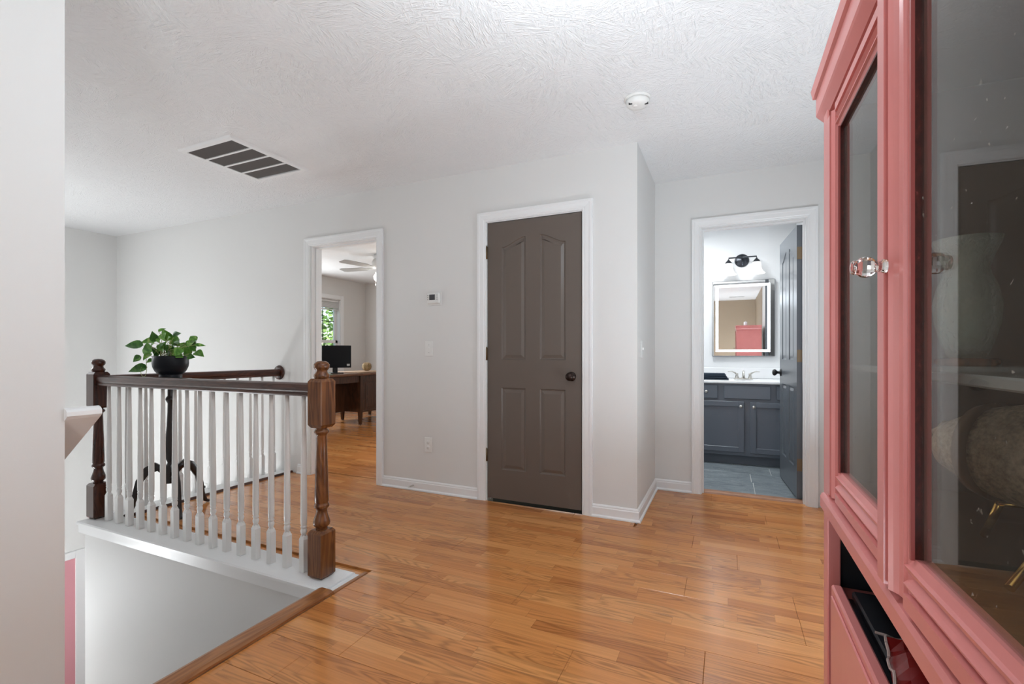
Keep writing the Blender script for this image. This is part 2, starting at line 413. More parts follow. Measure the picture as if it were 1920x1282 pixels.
# office
st('wall_office_far', MB().box(XL, -2.1, 7.20, 7.32, 0, ZC), 'office_wall')
st('wall_office_right', MB().box(-2.22, -2.1, YA+.12, 7.2, 0, ZC), 'office_wall')
b = MB().box(XL-.004, XL+.012, YA+.12, WY0-.02, 0, ZC).box(XL-.004, XL+.012, WY1+.02, 7.2, 0, ZC).box(XL-.004, XL+.012, WY0-.02, WY1+.02, 0, WZ0-.02).box(XL-.004, XL+.012, WY0-.02, WY1+.02, WZ1+.02, ZC)
st('wall_office_window_side', b, 'office_wall')
# bathroom
st('wall_bath_back', MB().box(-1.1, XR, 5.60, 5.72, 0, ZC), 'bath_wall')
st('wall_bath_left', MB().box(-1.1, -.98, YB+.12, 5.6, 0, ZC), 'bath_wall')
st('wall_bath_right', MB().box(XR-.012, XR+.002, YB+.12, 5.6, 0, ZC), 'bath_wall')
st('wall_bath_front', MB().box(-1.1, BX0-.09, YB+.12, YB+.132, 0, ZC), 'bath_wall')
# ceiling
st('ceiling', MB().box(XL-.14, XR+.12, -3.12, YB+.06, ZC, ZC+.12), 'ceiling')
st('ceiling_office', MB().box(XL-.14, -1.15, YB+.06, 7.4, ZC, ZC+.12), 'ceiling')
st('ceiling_bath', MB().box(-1.15, XR+.12, YB+.06, 5.8, ZC, ZC+.12), 'bath_wall')

# ------------------------------------------------------------------ floor
b = MB().box(-1.60, XR, -3.0, YA, -.14, -.012).box(-3.60, -1.60, 1.80, YA, -.14, -.012).box(-.52, XR, YA, YB+.09, -.14, -.012)
floor = st('floor', b, 'floor')
b = MB().box(-1.605, XR, -3.0, .327, -.012, 0); mk('floor_field', b, 'floor', floor)
joints = {-5:[-1.263], 0:[-.173,.266], -1:[.268,-.93], 3:[-.176,-1.38], 4:[.267,-.93], 1:[-.75], 2:[.05,-1.15]}
for k in range(-10, 9):
    y0 = 2.227+.19*k; y1 = y0+.19
    if y0 > YB+.08: break
    x0 = -1.605 if y0 < 1.75 else (-3.60 if y0 < YA-.03 else -.515)
    y1c = min(y1, YB+.085)
    js = joints.get(k)
    if js is None:
        o = (k*.437) % 1.21; js = [x0_ for x0_ in [-3.6+o+1.21*i for i in range(-1, 6)]]
    else:
        js = sorted(js); js = [js[0]-1.21*i for i in (3,2,1)]+js+[js[-1]+1.21]
    js = [j for j in js if x0+.06 < j < XR-.06]
    ends = [x0]+sorted(js)+[XR-.005]
    for a, c in zip(ends[:-1], ends[1:]):
        ya = max(y0, 1.80) if a < -1.61 else y0
        if ya >= y1c-.01: continue
        yb = min(y1c, YA-.002) if a < -.53 else y1c
        if a < -.53 and c > -.51 and y1c > YA:     # plank crossing under the wall corner
            c_, a_ = c, a; parts = [(a_, -.53, ya, yb), (-.515, c_, ya, y1c)]
        else: parts = [(a, c, ya, yb)]
        for (p, q, r, s_) in parts:
            if s_-r < .01 or q-p < .01: continue
            mk('plank', MB().box(p+.0005, q-.0005, r+.0005, s_-.0005, -.012, 0, .0012), 'floor', floor)
of = st('floor_office', MB().box(OX0-.01, OX1+.01, YA-.002, YA+.13, -.14, -.0005).box(XL, -2.22, YA+.12, 7.2, -.14, -.0005), 'floor')
st('floor_lower', MB().box(XL-.14, -1.7, .57, YA+.12, ZL-.1, ZL), 'tread')
# bathroom floor: tiles as pieces on grout
bf = st('floor_bath', MB().box(-1.0, XR, YB+.09, 5.6, -.14, -.004), 'grout')
ty = [4.075, 4.43, 4.74, 5.04, 5.34, 5.62]; ty[0] = 4.03
offs = [.20, .19, .36, .05, .33]
for i in range(5):
    x = offs[i]-.61*3
    while x < XR:
        a, c = max(x, -.98), min(x+.61, XR-.012)
        if c-a > .03: mk('tile', MB().box(a+.003, c-.003, ty[i]+.0025, ty[i+1]-.0025, -.006, .001, .001), 'tile', bf)
        x += .61
st('trim_1', MB().prism([(YB+.045,-.004),(YB+.05,.007),(YB+.075,.011),(YB+.125,.010),(YB+.135,-.004)], BX0, BX1, 'x'), 'nosing_x')   # bathroom threshold

# ------------------------------------------------------------------ stairs, nosing, landing cap
b = MB().prism([(-1.605,.0005),(-1.605,.012),(-1.625,.016),(-1.675,.016),(-1.692,.010),(-1.695,-.008),(-1.685,-.022),(-1.655,-.024),(-1.655,-.012)], .695, 1.597, 'y')
st('trim_2', b, 'nosing')
st('trim_3', MB().box(-1.627, -1.605, 1.597, 1.82, -.012, .004, .003), 'nosing')
st('trim_4', MB().box(-1.668, -1.627, 1.60, 1.80, -.10, -.008), 'trim')
stair = thing('staircase', 'white-risered staircase going down beside the landing wall', 'stairs', (-2.5,1.15,ZL))
for i in range(1, 16):
    z = -.195*i; x = -1.66-.27*(i-1)
    if i < 16: mk('tread', MB().box(x-.30, x-.0, .70, 1.61, z-.03, z, .005), 'tread', stair)
for i in range(0, 16):
    z = -.195*i; x = -1.66-.27*(i-1) if i else -1.64
    xr = -1.66-.27*i
    mk('riser', MB().box(xr, xr+.015, .70, 1.61, z-.195, z-.031), 'trim', stair)
# skirt board down the landing wall
c30 = .195/.27
b = MB().prism([(-1.70,-.075),(-1.70,-.30),(-1.76,-.33),(-3.74,-.33-1.98*c30),(-3.74,-.055-1.98*c30),(-1.735,-.02-.055)], 1.606, 1.62, 'y')
st('trim_5', b, 'trim')
# white cap over the landing wall under the balusters
b = MB().prism([(1.597,-.004),(1.603,.003),(1.79,.003),(1.80,-.003),(1.80,-.012),(1.62,-.012),(1.62,-.07),(1.608,-.07),(1.606,-.022),(1.598,-.018)], -3.79, -1.668, 'x')
st('trim_6', b, 'trim')
b = MB().prism([(-3.80,-.02),(-3.80,.002),(-3.61,.002),(-3.60,-.004),(-3.60,-.012),(-3.74,-.012),(-3.74,-.07),(-3.752,-.07),(-3.754,-.022)], 1.80, YA, 'y')
st('trim_7', b, 'trim')
st('trim_8', MB().prism([(-3.60,.0),(-3.60,.016),(-3.592,.014),(-3.582,.0)], 1.80, YA, 'y'), 'rail_y')

# ------------------------------------------------------------------ baseboards and casings
BB = [(0,.001),(.024,.001),(.023,.010),(.014,.018),(.013,.062),(.009,.068),(.010,.074),(.004,.083),(0,.083)]
st('baseboard_far', MB().sweep([(-2.555, YA), (-1.672, YA)], BB), 'trim')
st('baseboard_corner', MB().sweep([(-.815, YA), (-.52, YA), (-.52, YB), (-.246, YB)], BB), 'trim')
st('baseboard_left', MB().sweep([(-3.52, YA), (-3.437, YA)], BB), 'trim')
CAS = [(0,.0),(0,.010),(.006,.013),(.012,.012),(.018,.015),(.045,.017),(.052,.020),(.066,.020),(.068,.016),(.068,0)]
def casing(name, x0, x1, h, ywall, side=-1, z0=0, rev=.006):
    vs = []; n = len(CAS)
    for s_, t_ in CAS:
        pass
    for px, pz, sx, sz in ((x0-rev, z0, -1, 0), (x0-rev, h+rev, -1, 1), (x1+rev, h+rev, 1, 1), (x1+rev, z0, 1, 0)):
        for s_, t_ in CAS: vs.append((px+sx*s_, ywall+side*t_, pz+sz*s_))
    fs = [(i*n+k, i*n+(k+1)%n, (i+1)*n+(k+1)%n, (i+1)*n+k) for i in range(3) for k in range(n)]+[tuple(range(n)), tuple(3*n+k for k in range(n))]
    return st(name, MB().add(vs, fs), 'trim')
casing('trim_9', OX0, OX1, 2.025, YA); casing('trim_10', CX0, CX1, 2.035, YA); casing('trim_11', BX0, BX1, 2.035, YB)
def jamb(name, x0, x1, h, y0, y1, stop):
    b = MB().box(x0-.014, x0, y0, y1, 0, h+.014).box(x1, x1+.014, y0, y1, 0, h+.014).box(x0, x1, y0, y1, h, h+.014)
    ys0, ys1 = stop
    b.box(x0, x0+.011, ys0, ys1, 0, h-.011).box(x1-.011, x1, ys0, ys1, 0, h-.011).box(x0, x1, ys0, ys1, h-.011, h)
    return st(name, b, 'trim')
jamb('trim_12', OX0, OX1, 2.025, YA+.001, YA+.119, (YA+.045,YA+.08))
jamb('trim_13', CX0, CX1, 2.035, YA+.001, YA+.119, (YA+.045,YA+.08))
jamb('trim_14', BX0, BX1, 2.035, YB+.001, YB+.119, (YB+.035,YB+.07))

# ------------------------------------------------------------------ doors
def inset(poly, d):
    n = len(poly); out = []
    for i in range(n):
        p0, p1, p2 = Vector(poly[i-1]), Vector(poly[i]), Vector(poly[(i+1)%n])
        a = (p1-p0).normalized(); c = (p2-p1).normalized()
        n0 = Vector((-a.y,a.x)); n1 = Vector((-c.y,c.x)); m = (n0+n1).normalized(); m = m/max(.3, m.dot(n0))
        out.append(tuple(p1+m*d))
    return out
def door_panels(w, h):
    a0, a1 = .113, w/2-.054; z1, z2, zl, zh = .215, .808, 1.012, 1.825
    rise = .065; P = []
    arch = [(t/9.0, (3*(t/9.0)**2-2*(t/9.0)**3)) for t in range(10)]
    left = [(a0, zl), (a1, zl)]+[(a1-(a1-a0)*u, zh+rise*(1-s_)) for u, s_ in arch]
    P.append(left); P.append([(w-x, z) for x, z in reversed(left)])
    P.append([(a0,z1),(a1,z1),(a1,z2),(a0,z2)]); P.append([(w-a1,z1),(w-a0,z1),(w-a0,z2),(w-a1,z2)])
    return P
def door_slab(w, h, th):
    mb = MB(); steps = [(0,0),(.005,.006),(.013,.0075),(.034,.0015)]
    for side in (0, 1):
        Y = (lambda d: d) if side == 0 else (lambda d: th-d)
        bm = bmesh.new()
        def loop(poly):
            vs = [bm.verts.new((x, Y(0), z)) for x, z in poly]
            for i in range(len(vs)): bm.edges.new((vs[i], vs[(i+1)%len(vs)]))
        loop([(0,0),(w,0),(w,h),(0,h)])
        for p in door_panels(w, h): loop(p)
        bmesh.ops.triangle_fill(bm, use_beauty=True, use_dissolve=False, edges=bm.edges[:]); mb.bm(bm)
        for p in door_panels(w, h):
            loops = [inset(p, s_) for s_, d in steps]; n = len(p)
            vs = [(x, Y(d), z) for (s_, d), lp in zip(steps, loops) for x, z in lp]
            fs = [(i*n+k, i*n+(k+1)%n, (i+1)*n+(k+1)%n, (i+1)*n+k) for i in range(len(steps)-1) for k in range(n)]
            fs.append(tuple((len(steps)-1)*n+k for k in range(n))); mb.add(vs, fs)
    c = [(0,0,0),(w,0,0),(w,0,h),(0,0,h),(0,th,0),(w,th,0),(w,th,h),(0,th,h)]
    mb.add(c, [(0,1,5,4),(1,2,6,5),(2,3,7,6),(3,0,4,7)]); return mb
KNOB = [(.001,0),(.032,0),(.032,.004),(.028,.008),(.013,.011),(.011,.026),(.016,.032),(.025,.040),(.0285,.050),(.025,.060),(.014,.066),(.001,.067)]
# closet door
dw = CX1-CX0-.008
d1 = bpy.data.objects.new('door_1', None); COL.objects.link(d1); d1.location = (CX0+.004, YA+.004, .022); d1['kind'] = 'structure'
mk('door_slab', door_slab(dw, 2.008, .036).xf(Matrix.Translation(d1.location)), 'taupe', d1)
mk('door_knob', MB().lathe(KNOB, (-.958, YA+.004, .922), 24, 'y'), 'bronze', d1)
for z in (1.815, 1.075, .335):
    mk('hinge', MB().box(CX0-.004, CX0+.006, YA-.004, YA+.006, z-.045, z+.045).lathe([(.0055,-.045),(.0055,.045)], (CX0, YA-.006, z), 10).lathe([(.003,.045),(.0045,.048),(.002,.053)], (CX0, YA-.006, z), 8), 'hinge', d1)
# bathroom door, swung in
d2 = bpy.data.objects.new('door_2', None); COL.objects.link(d2); d2.location = (BX1-.005, YB+.125, .015); d2['kind'] = 'structure'
W2 = .685
# closed pose spans -X from the hinge; opened into the bathroom
mk('door_slab', door_slab(W2, 2.005, .036).xf(Matrix.Translation(Vector(d2.location)) @ Matrix.Rotation(radians(180),4,'Z') @ Matrix.Translation((0,0,0))), 'slate', d2)
hx, hy = d2.location.x, d2.location.y
mk('door_knob', MB().lathe(KNOB, (0,0,0), 20, 'y').xf(Matrix.Translation((hx-W2+.06, hy, .915)) @ Matrix.Rotation(pi,4,'Z')), 'black', d2)
kb = MB().lathe(KNOB, (0,0,0), 20, 'y').xf(Matrix.Translation((hx-W2+.06, hy-.036, .915)))
mk('door_knob', kb, 'black', d2)
d2.rotation_euler = (0,0,radians(-86))
for z in (1.815, 1.06, .26):
    q = MB().box(hx-.001, hx+.0025, hy-.034, hy-.002, z-.045, z+.045).lathe([(.0055,-.045),(.0055,.045)], (hx+.003, hy+.006, z), 10)
    mk('hinge', q, 'hinge', d2)
# lower pink door
d3 = bpy.data.objects.new('door_3', None); COL.objects.link(d3); d3.location = (XL+.02, 2.26, ZL); d3['kind'] = 'structure'
PY0, PY1, PZ = 1.83, 2.69, -1.13
dp = MB().box(XL, XL+.02, PY0, PY1, ZL, PZ)
mk('door_slab', dp, 'pinkdoor', d3)
b = MB().box(XL+.0, XL+.034, PY1, PY1+.085, ZL, PZ+.075, .004).box(XL+.0, XL+.034, PY0-.085, PY0, ZL, PZ+.075, .004).box(XL+.0, XL+.036, PY0, PY1, PZ, PZ+.075, .004)
mk('door_casing', b, 'trim', d3)
mk('door_knob', MB().lathe(KNOB, (XL+.02, 1.93, ZL+.95), 16, 'x'), 'bronze', d3)

# ------------------------------------------------------------------ office window
wn = bpy.data.objects.new('window_1', None); COL.objects.link(wn); wn.location = (XL, (WY0+WY1)/2, WZ0); wn['kind'] = 'structure'
xi = XL+.012
b = MB()
for y0, y1, z0, z1 in ((WY1-.01,WY1+.065,WZ0-.08,WZ1+.065),(WY0-.065,WY0+.01,WZ0-.08,WZ1+.065),(WY0+.01,WY1-.01,WZ1-.01,WZ1+.065),(WY0+.01,WY1-.01,WZ0-.08,WZ0+.0)):
    b.box(xi, xi+.02, y0, y1, z0, z1, .004)
mk('window_casing', b, 'trim', wn)
b = MB().box(XL-.14, XL+.014, WY0, WY0+.02, WZ0, WZ1).box(XL-.14, XL+.014, WY1-.02, WY1, WZ0, WZ1).box(XL-.14, XL+.014, WY0, WY1, WZ1-.02, WZ1).box(XL-.14, XL+.03, WY0, WY1, WZ0-.02, WZ0+.02)
mk('window_frame', b, 'trim', wn)
b = MB(); a0, a1 = WY0+.02, WY1-.02; zm = 1.29
for (z0, z1, xx) in ((WZ0+.02, zm+.02, XL-.075), (zm-.02, WZ1-.02, XL-.105)):
    b.box(xx, xx+.03, a0, a0+.045, z0, z1).box(xx, xx+.03, a1-.045, a1, z0, z1).box(xx, xx+.03, a0, a1, z0, z0+.045).box(xx, xx+.03, a0, a1, z1-.045, z1)
mk('sash', b, 'trim', wn)
for (z0, z1, xx) in ((WZ0+.02, zm+.02, XL-.065), (zm-.02, WZ1-.02, XL-.095)):
    mk('pane', MB().box(xx, xx+.004, a0+.03, a1-.03, z0+.03, z1-.03), 'window_glass', wn)
    zmid = (z0+z1)/2
    mk('muntin', MB().box(xx+.005, xx+.012, a0+.04, a1-.04, zmid-.007, zmid+.007), 'black', wn)
    for k in (1,2,3):
        yy = a0+(a1-a0)*k/4
        mk('muntin', MB().box(xx+.005, xx+.012, yy-.007, yy+.007, z0+.04, z1-.04), 'black', wn)
bl = thing('window_blind', 'raised white slat blind bunched at the top of the office window', 'blind', (XL-.03, (a0+a1)/2, 1.87))
mk('headrail', MB().box(XL-.058, XL-.012, a0+.004, a1-.004, WZ1-.065, WZ1-.022, .004), 'blind', bl)
for k in range(9):
    z = WZ1-.075-k*.0115
    mk('slat', MB().box(XL-.056, XL-.014, a0+.01, a1-.01, z-.004, z+.004), 'blind', bl)
mk('bottom_rail', MB().box(XL-.056, XL-.014, a0+.01, a1-.01, WZ1-.205, WZ1-.185, .004), 'blind', bl)

# ------------------------------------------------------------------ balustrades
def newel_post(parent, cx, cy, m):
    b = MB(); h = .046; c = .006
    def block(z0, z1, ch=.010):
        b.box(cx-h, cx+h, cy-h, cy+h, z0+ch, z1-ch, .004)
        # chamfered ends
        for za, zb, r0, r1 in ((z0, z0+ch+.002, h-.012, h-.002), (z1-ch-.002, z1, h-.002, h-.012)):
            vs = [(cx+sx*r, cy+sy*r, z) for r, z in ((r0,za),(r1,zb)) for sx, sy in ((-1,-1),(1,-1),(1,1),(-1,1))]
            b.add(vs, [(3,2,1,0),(4,5,6,7)]+[(i, (i+1)%4, 4+(i+1)%4, 4+i) for i in range(4)])
    block(.003, .232); block(.722, .958, .012)
    b.lathe([(.030,.228),(.025,.237),(.028,.243),(.037,.252),(.0395,.264),(.036,.280),(.028,.305),(.0245,.322),(.027,.332),(.034,.338),(.0355,.346),(.033,.353),(.029,.358),(.0325,.366),(.032,.40),(.029,.52),(.0255,.62),(.0235,.680),(.026,.690),(.0345,.697),(.035,.704),(.031,.710),(.025,.716),(.028,.726)], (cx,cy,0), 28)
    b.lathe([(.030,.954),(.034,.962),(.037,.970),(.036,.976),(.029,.984),(.0262,.992),(.027,.998),(.0335,1.004),(.0372,1.014),(.0368,1.024),(.031,1.034),(.019,1.041),(.002,1.043)], (cx,cy,0), 28)
    return mk('newel_post', b, m, parent)
BC = 1.698
bal = thing('balustrade', 'white balusters under a dark handrail between two newel posts beside the stairs', 'railing', (-2.76, BC, .003), 0, 'balustrades around the stairwell')
newel_post(bal, -1.784, BC, 'newel'); newel_post(bal, -3.757, BC, 'newel_dark')
RP = [(-.026,.870),(.026,.870),(.030,.876),(.030,.884),(.026,.888),(.030,.897),(.033,.912),(.030,.927),(.020,.934),(-.020,.934),(-.030,.927),(-.033,.912),(-.030,.897),(-.026,.888),(-.030,.884),(-.030,.876)]
mk('handrail', MB().prism([(BC+u, z) for u, z in RP], -3.714, -1.827, 'x'), 'rail_x', bal)
def baluster_mb(x, y):
    b = MB(); h = .0162
    b.box(x-h, x+h, y-h, y+h, .003, .165, .0015)
    vs = [(x+sx*r, y+sy*r, z) for r, z in ((h-.0008,.164),(.0095,.182)) for sx, sy in ((-1,-1),(1,-1),(1,1),(-1,1))]
    b.add(vs, [(3,2,1,0),(4,5,6,7)]+[(i, (i+1)%4, 4+(i+1)%4, 4+i) for i in range(4)])
    b.lathe([(.011,.178),(.0112,.186),(.0145,.195),(.0152,.206),(.0135,.213),(.0118,.217),(.0150,.221),(.0150,.226),(.0125,.229),(.0148,.236),(.0156,.26),(.0150,.40),(.0130,.62),(.0105,.80),(.0095,.872)], (x,y,0), 14)
    return b
first = mk('baluster', baluster_mb(-3.632, BC), 'white_gloss', bal)
for i in range(1, 16): copy_part(first, bal, (.1153*i, 0, 0))
FX = -3.757
bal2 = thing('balustrade', 'shorter balustrade with red-brown rail running back to a round wall plate', 'railing', (FX, 2.4, .003), 0, 'balustrades around the stairwell')
RR = [(FX+u, z) for u, z in RP]
mk('handrail', MB().prism(RR, BC+.046, YA-.018, 'y'), 'rail_y', bal2)
mk('wall_rosette', MB().lathe([(.001,0),(.062,0),(.066,.006),(.063,.014),(.055,.019),(.001,.020)], (FX, YA, .902), 28, 'y'), 'newel_dark', bal2)
f2 = mk('baluster', baluster_mb(FX, 1.86), 'white_gloss', bal2)
for i in range(1, 11): copy_part(f2, bal2, (0, .1153*i, 0))

# white stair handrail on the near stair wall
hr = thing('stair_handrail', 'white flat handrail sloping down the near stair wall', 'handrail', (-1.70,.73,.90))
L = 1.9; dz = -c30*L
poly = [(-1.69,.921),(-1.683,.914),(-1.683,.902),(-1.692,.893),(-1.69-L,.893+dz),(-1.69-L,.925+dz),(-1.70,.925)]
mk('rail_board', MB().prism(poly, .688, .770, 'y'), 'trim', hr)
poly2 = [(-1.705,.893),(-1.72,.875),(-1.69-L,.875-.02+dz),(-1.69-L,.893+dz)]
mk('rail_bead', MB().prism(poly2, .690, .745, 'y'), 'trim', hr)

# ------------------------------------------------------------------ plant stand and plant
PX, PY = -3.45, 1.966
ps = thing('plant_stand', 'dark turned pedestal plant stand on three curved legs behind the balusters', 'plant stand', (PX,PY,0))
mk('column', MB().lathe([(.038,.20),(.041,.205),(.041,.31),(.036,.318),(.024,.325),(.018,.335),(.021,.345),(.030,.37),(.034,.42),(.032,.48),(.024,.58),(.019,.68),(.018,.74),(.026,.755),(.031,.768),(.026,.780),(.018,.79),(.018,.86),(.03,.885)], (PX,PY,0), 24), 'standwood', ps)
mk('top_disc', MB().lathe([(.10,.878),(.128,.884),(.132,.892),(.130,.902),(.12,.905)], (PX,PY,0), 32), 'standwood', ps)
fx_, fy_ = Vector((-.4139,.9103)), Vector((.9103,.4139))
for ang in (205, 318, 62):
    d = fy_*cos(radians(ang))+fx_*sin(radians(ang))
    pts = [(.03,.275,.034),(.08,.315,.036),(.13,.295,.034),(.175,.22,.028),(.195,.14,.022),(.205,.07,.018),(.225,.02,.015),(.25,.008,.013)]
    b = MB(); vs = []; nt_ = Vector((-d.y,d.x))
    n = len(pts)
    for r, z, hw in pts:
        for sy, sz in ((-1,-1),(1,-1),(1,1),(-1,1)):
            p = Vector((PX,PY))+d*r+nt_*(sy*.014); k = min(1, r/.2)
            vs.append((p.x+d.x*sz*hw*k*.6, p.y+d.y*sz*hw*k*.6, max(.001, z+sz*hw*(1-.6*k))))
    fs = [(i*4+k, i*4+(k+1)%4, (i+1)*4+(k+1)%4, (i+1)*4+k) for i in range(n-1) for k in range(4)]+[(3,2,1,0), tuple((n-1)*4+k for k in range(4))]
    b.add(vs, fs, True); mk('leg', b, 'standwood', ps)
pz = .905
pl = thing('potted_plant', 'trailing green pothos in a footed black bowl on the plant stand', 'plant', (PX,PY,pz))
mk('pot', MB().lathe([(.065,0),(.0665,.004),(.0655,.026),(.063,.031),(.074,.036),(.090,.056),(.101,.083),(.1045,.108),(.104,.130),(.1015,.152),(.100,.156),(.097,.154),(.096,.14)], (PX,PY,pz), 40), 'pot', pl)
mk('soil', MB().lathe([(.0965,.138),(.095,.146),(.06,.152),(.002,.154)], (PX,PY,pz), 24), 'soil', pl)
def leaf_mb(base, tip, wid, nrm, droop):
    base, tip = Vector(base), Vector(tip); d = tip-base; L_ = d.length; d.normalize()
    s_ = d.cross(Vector(nrm)).normalized(); u = s_.cross(d).normalized(); vs = []; fs = []
    prof = [(0,.10),(.06,.62),(.2,.96),(.36,1.0),(.55,.82),(.75,.48),(.9,.18),(1,.0)]
    for t_, w_ in prof:
        c = base+d*(L_*t_)+u*(droop*L_*(t_-t_*t_*1.3)); hw = wid*w_
        vs += [c-s_*hw+u*(hw*.28), c-s_*hw*.5+u*(hw*.08), c, c+s_*hw*.5+u*(hw*.08), c+s_*hw+u*(hw*.28)]
    for i in range(len(prof)-1):
        for k in range(4): fs.append((i*5+k, i*5+k+1, (i+1)*5+k+1, (i+1)*5+k))
    return MB().add(vs, fs, True)
RV = Vector((.9103,.4139,0)); FV = Vector((-.4139,.9103,0))
def pp(zx, zy, w_=0): return Vector((PX,PY,pz))+RV*((zx-968)/3105)+Vector((0,0,(1135-zy)/3105))+FV*w_
LV = [((550,430),(205,435),.030),((520,545),(240,510),.034),((640,310),(355,375),.024),((650,340),(635,130),.028),((820,320),(765,70),.030),
 ((860,140),(960,70),.012),((930,260),(1190,165),.028),((1050,260),(1180,450),.034),((640,385),(515,405),.026),((710,460),(565,505),.026),
 ((1410,345),(1250,215),.026),((1440,330),(1390,480),.028),((1480,345),(1580,490),.024),((1590,420),(1770,435),.012),((1400,565),(1660,660),.026),
 ((1340,665),(1510,680),.020),((1330,490),(1250,650),.028),((740,270),(830,370),.016),((390,660),(260,775),.024),((310,690),(450,735),.020),((545,595),(480,740),.022),
 ((440,890),(145,975),.032),((530,730),(440,795),.018),((900,180),(980,330),.024),((1150,380),(1010,480),.024),((760,420),(640,600),.024),((1300,430),(1420,560),.020),
 ((1080,520),(1200,600),.022),((700,520),(600,640),.020),((900,330),(1030,250),.020),((1200,330),(1330,400),.018),((860,420),(800,560),.020)]
rr = random.Random(3)
for k in range(22):     # shorter leaves over the soil
    bx, by = rr.uniform(690,1290), rr.uniform(430,640); a_ = rr.uniform(-2.7,-.4) if rr.random() < .6 else rr.choice((0.3,2.8)); ln = rr.uniform(110,170)
    LV.append(((bx,by),(bx+ln*cos(a_),by+ln*sin(a_)),rr.uniform(.018,.026)))
for i, (b0, t0, wd) in enumerate(LV):
    w0 = rr.uniform(-.07,.06); w1 = w0+rr.uniform(-.05,.03)
    nrm = Vector((rr.uniform(-.3,.3), 0, .55))-FV*rr.uniform(.6,1.4)+RV*rr.uniform(-.4,.4)
    mk('leaf', leaf_mb(pp(*b0, w0), pp(*t0, w1), wd*1.12, nrm, .18), 'leaf' if i % 3 else 'leaf2', pl)
    if i not in (18,19,20,21,22):
        a = Vector((PX,PY,pz+.15))+RV*rr.uniform(-.05,.05)+FV*rr.uniform(-.05,.05); e = pp(*b0, w0); mid = (a+e)/2+Vector((0,0,.02))
        mk('stem', MB().tube([a, mid, e], .0018, 6), 'stem', pl)
mk('stem', MB().tube([pp(640,660,-.03), pp(560,610,-.03), pp(520,650,-.03), pp(500,780,-.02), pp(505,960,-.02), pp(485,1060,-.02), pp(445,1095,-.02), pp(400,1050,-.02), pp(370,960,-.02), pp(400,880,-.02)], .0017, 6), 'stem', pl)

# ------------------------------------------------------------------ ceiling and wall fittings
vx0, vx1, vy0, vy1 = -3.32, -2.79, 1.93, 2.54
v = thing('ceiling_vent', 'white framed return air grille with four dark panels on the ceiling', 'vent', ((vx0+vx1)/2,(vy0+vy1)/2,ZC-.014), 0, 'ceiling air vents')
fw = .040; b = MB()
outer = [(vx0,vy0),(vx1,vy0),(vx1,vy1),(vx0,vy1)]; inner = [(vx0+fw,vy0+fw),(vx1-fw,vy0+fw),(vx1-fw,vy1-fw),(vx0+fw,vy1-fw)]
mid_ = [(vx0+.010,vy0+.010),(vx1-.010,vy0+.010),(vx1-.010,vy1-.010),(vx0+.010,vy1-.010)]
vs = [(x,y,ZC) for x,y in outer]+[(x,y,ZC-.012) for x,y in mid_]+[(x,y,ZC-.013) for x,y in inner]+[(x,y,ZC-.001) for x,y in inner]
b.add(vs, [(i*4+k, i*4+(k+1)%4, (i+1)*4+(k+1)%4, (i+1)*4+k) for i in range(3) for k in range(4)])
mk('vent_frame', b, 'trim', v)
ph = (vy1-vy0-2*fw)/4
for k in (1,2,3):
    y = vy0+fw+ph*k; mk('divider_bar', MB().box(vx0+fw, vx1-fw, y-.008, y+.008, ZC-.0125, ZC-.001), 'trim', v)
for k in range(4):
    y0 = vy0+fw+ph*k; b = MB()
    b.box(vx0+fw, vx1-fw, y0, y0+ph, ZC-.002, ZC-.0005)
    for j in range(30):
        x = vx0+fw+(vx1-vx0-2*fw)*(j+.5)/30; b.add([(x-.004,y0+.008,ZC-.010),(x-.004,y0+ph-.008,ZC-.010),(x+.004,y0+ph-.008,ZC-.004),(x+.004,y0+.008,ZC-.004)], [(0,1,2,3)])
    mk('grille_panel', b, 'grille', v)
v2 = thing('ceiling_vent', 'slim slotted air vent on the ceiling reflected in the bathroom mirror', 'vent', (.22,-1.37,ZC-.010), 0, 'ceiling air vents')
mk('vent_frame', MB().box(.05,.39,-1.43,-1.42,ZC-.009,ZC).box(.05,.39,-1.32,-1.31,ZC-.009,ZC).box(.05,.06,-1.42,-1.32,ZC-.009,ZC).box(.38,.39,-1.42,-1.32,ZC-.009,ZC).box(.213,.227,-1.42,-1.32,ZC-.009,ZC), 'trim', v2)
for xa, xb in ((.06,.213),(.227,.38)): mk('grille_panel', MB().box(xa,xb,-1.42,-1.32,ZC-.004,ZC-.001), 'grille', v2)
sd = thing('smoke_detector', 'round white smoke detector on the ceiling above the hallway', 'smoke detector', (-.43,2.555,ZC-.05))
mk('base_ring', MB().lathe([(.052,-.012),(.066,-.010),(.069,-.003),(.069,0)], (-.43,2.555,ZC), 40), 'plastic', sd)
mk('cover', MB().lathe([(.002,-.044),(.030,-.043),(.052,-.038),(.058,-.030),(.0595,-.022),(.062,-.012)], (-.43,2.555,ZC), 40), 'plastic', sd)
mk('test_button', MB().lathe([(.002,-.047),(.013,-.046),(.015,-.043)], (-.44,2.54,ZC), 20), 'plastic', sd)
for dx, dy in ((-.03,-.038),(.047,-.008)):
    mk('sounder_slot', MB().box(-.43+dx-.009,-.43+dx+.009,2.555+dy-.003,2.555+dy+.003,ZC-.043,ZC-.032), 'black', sd)

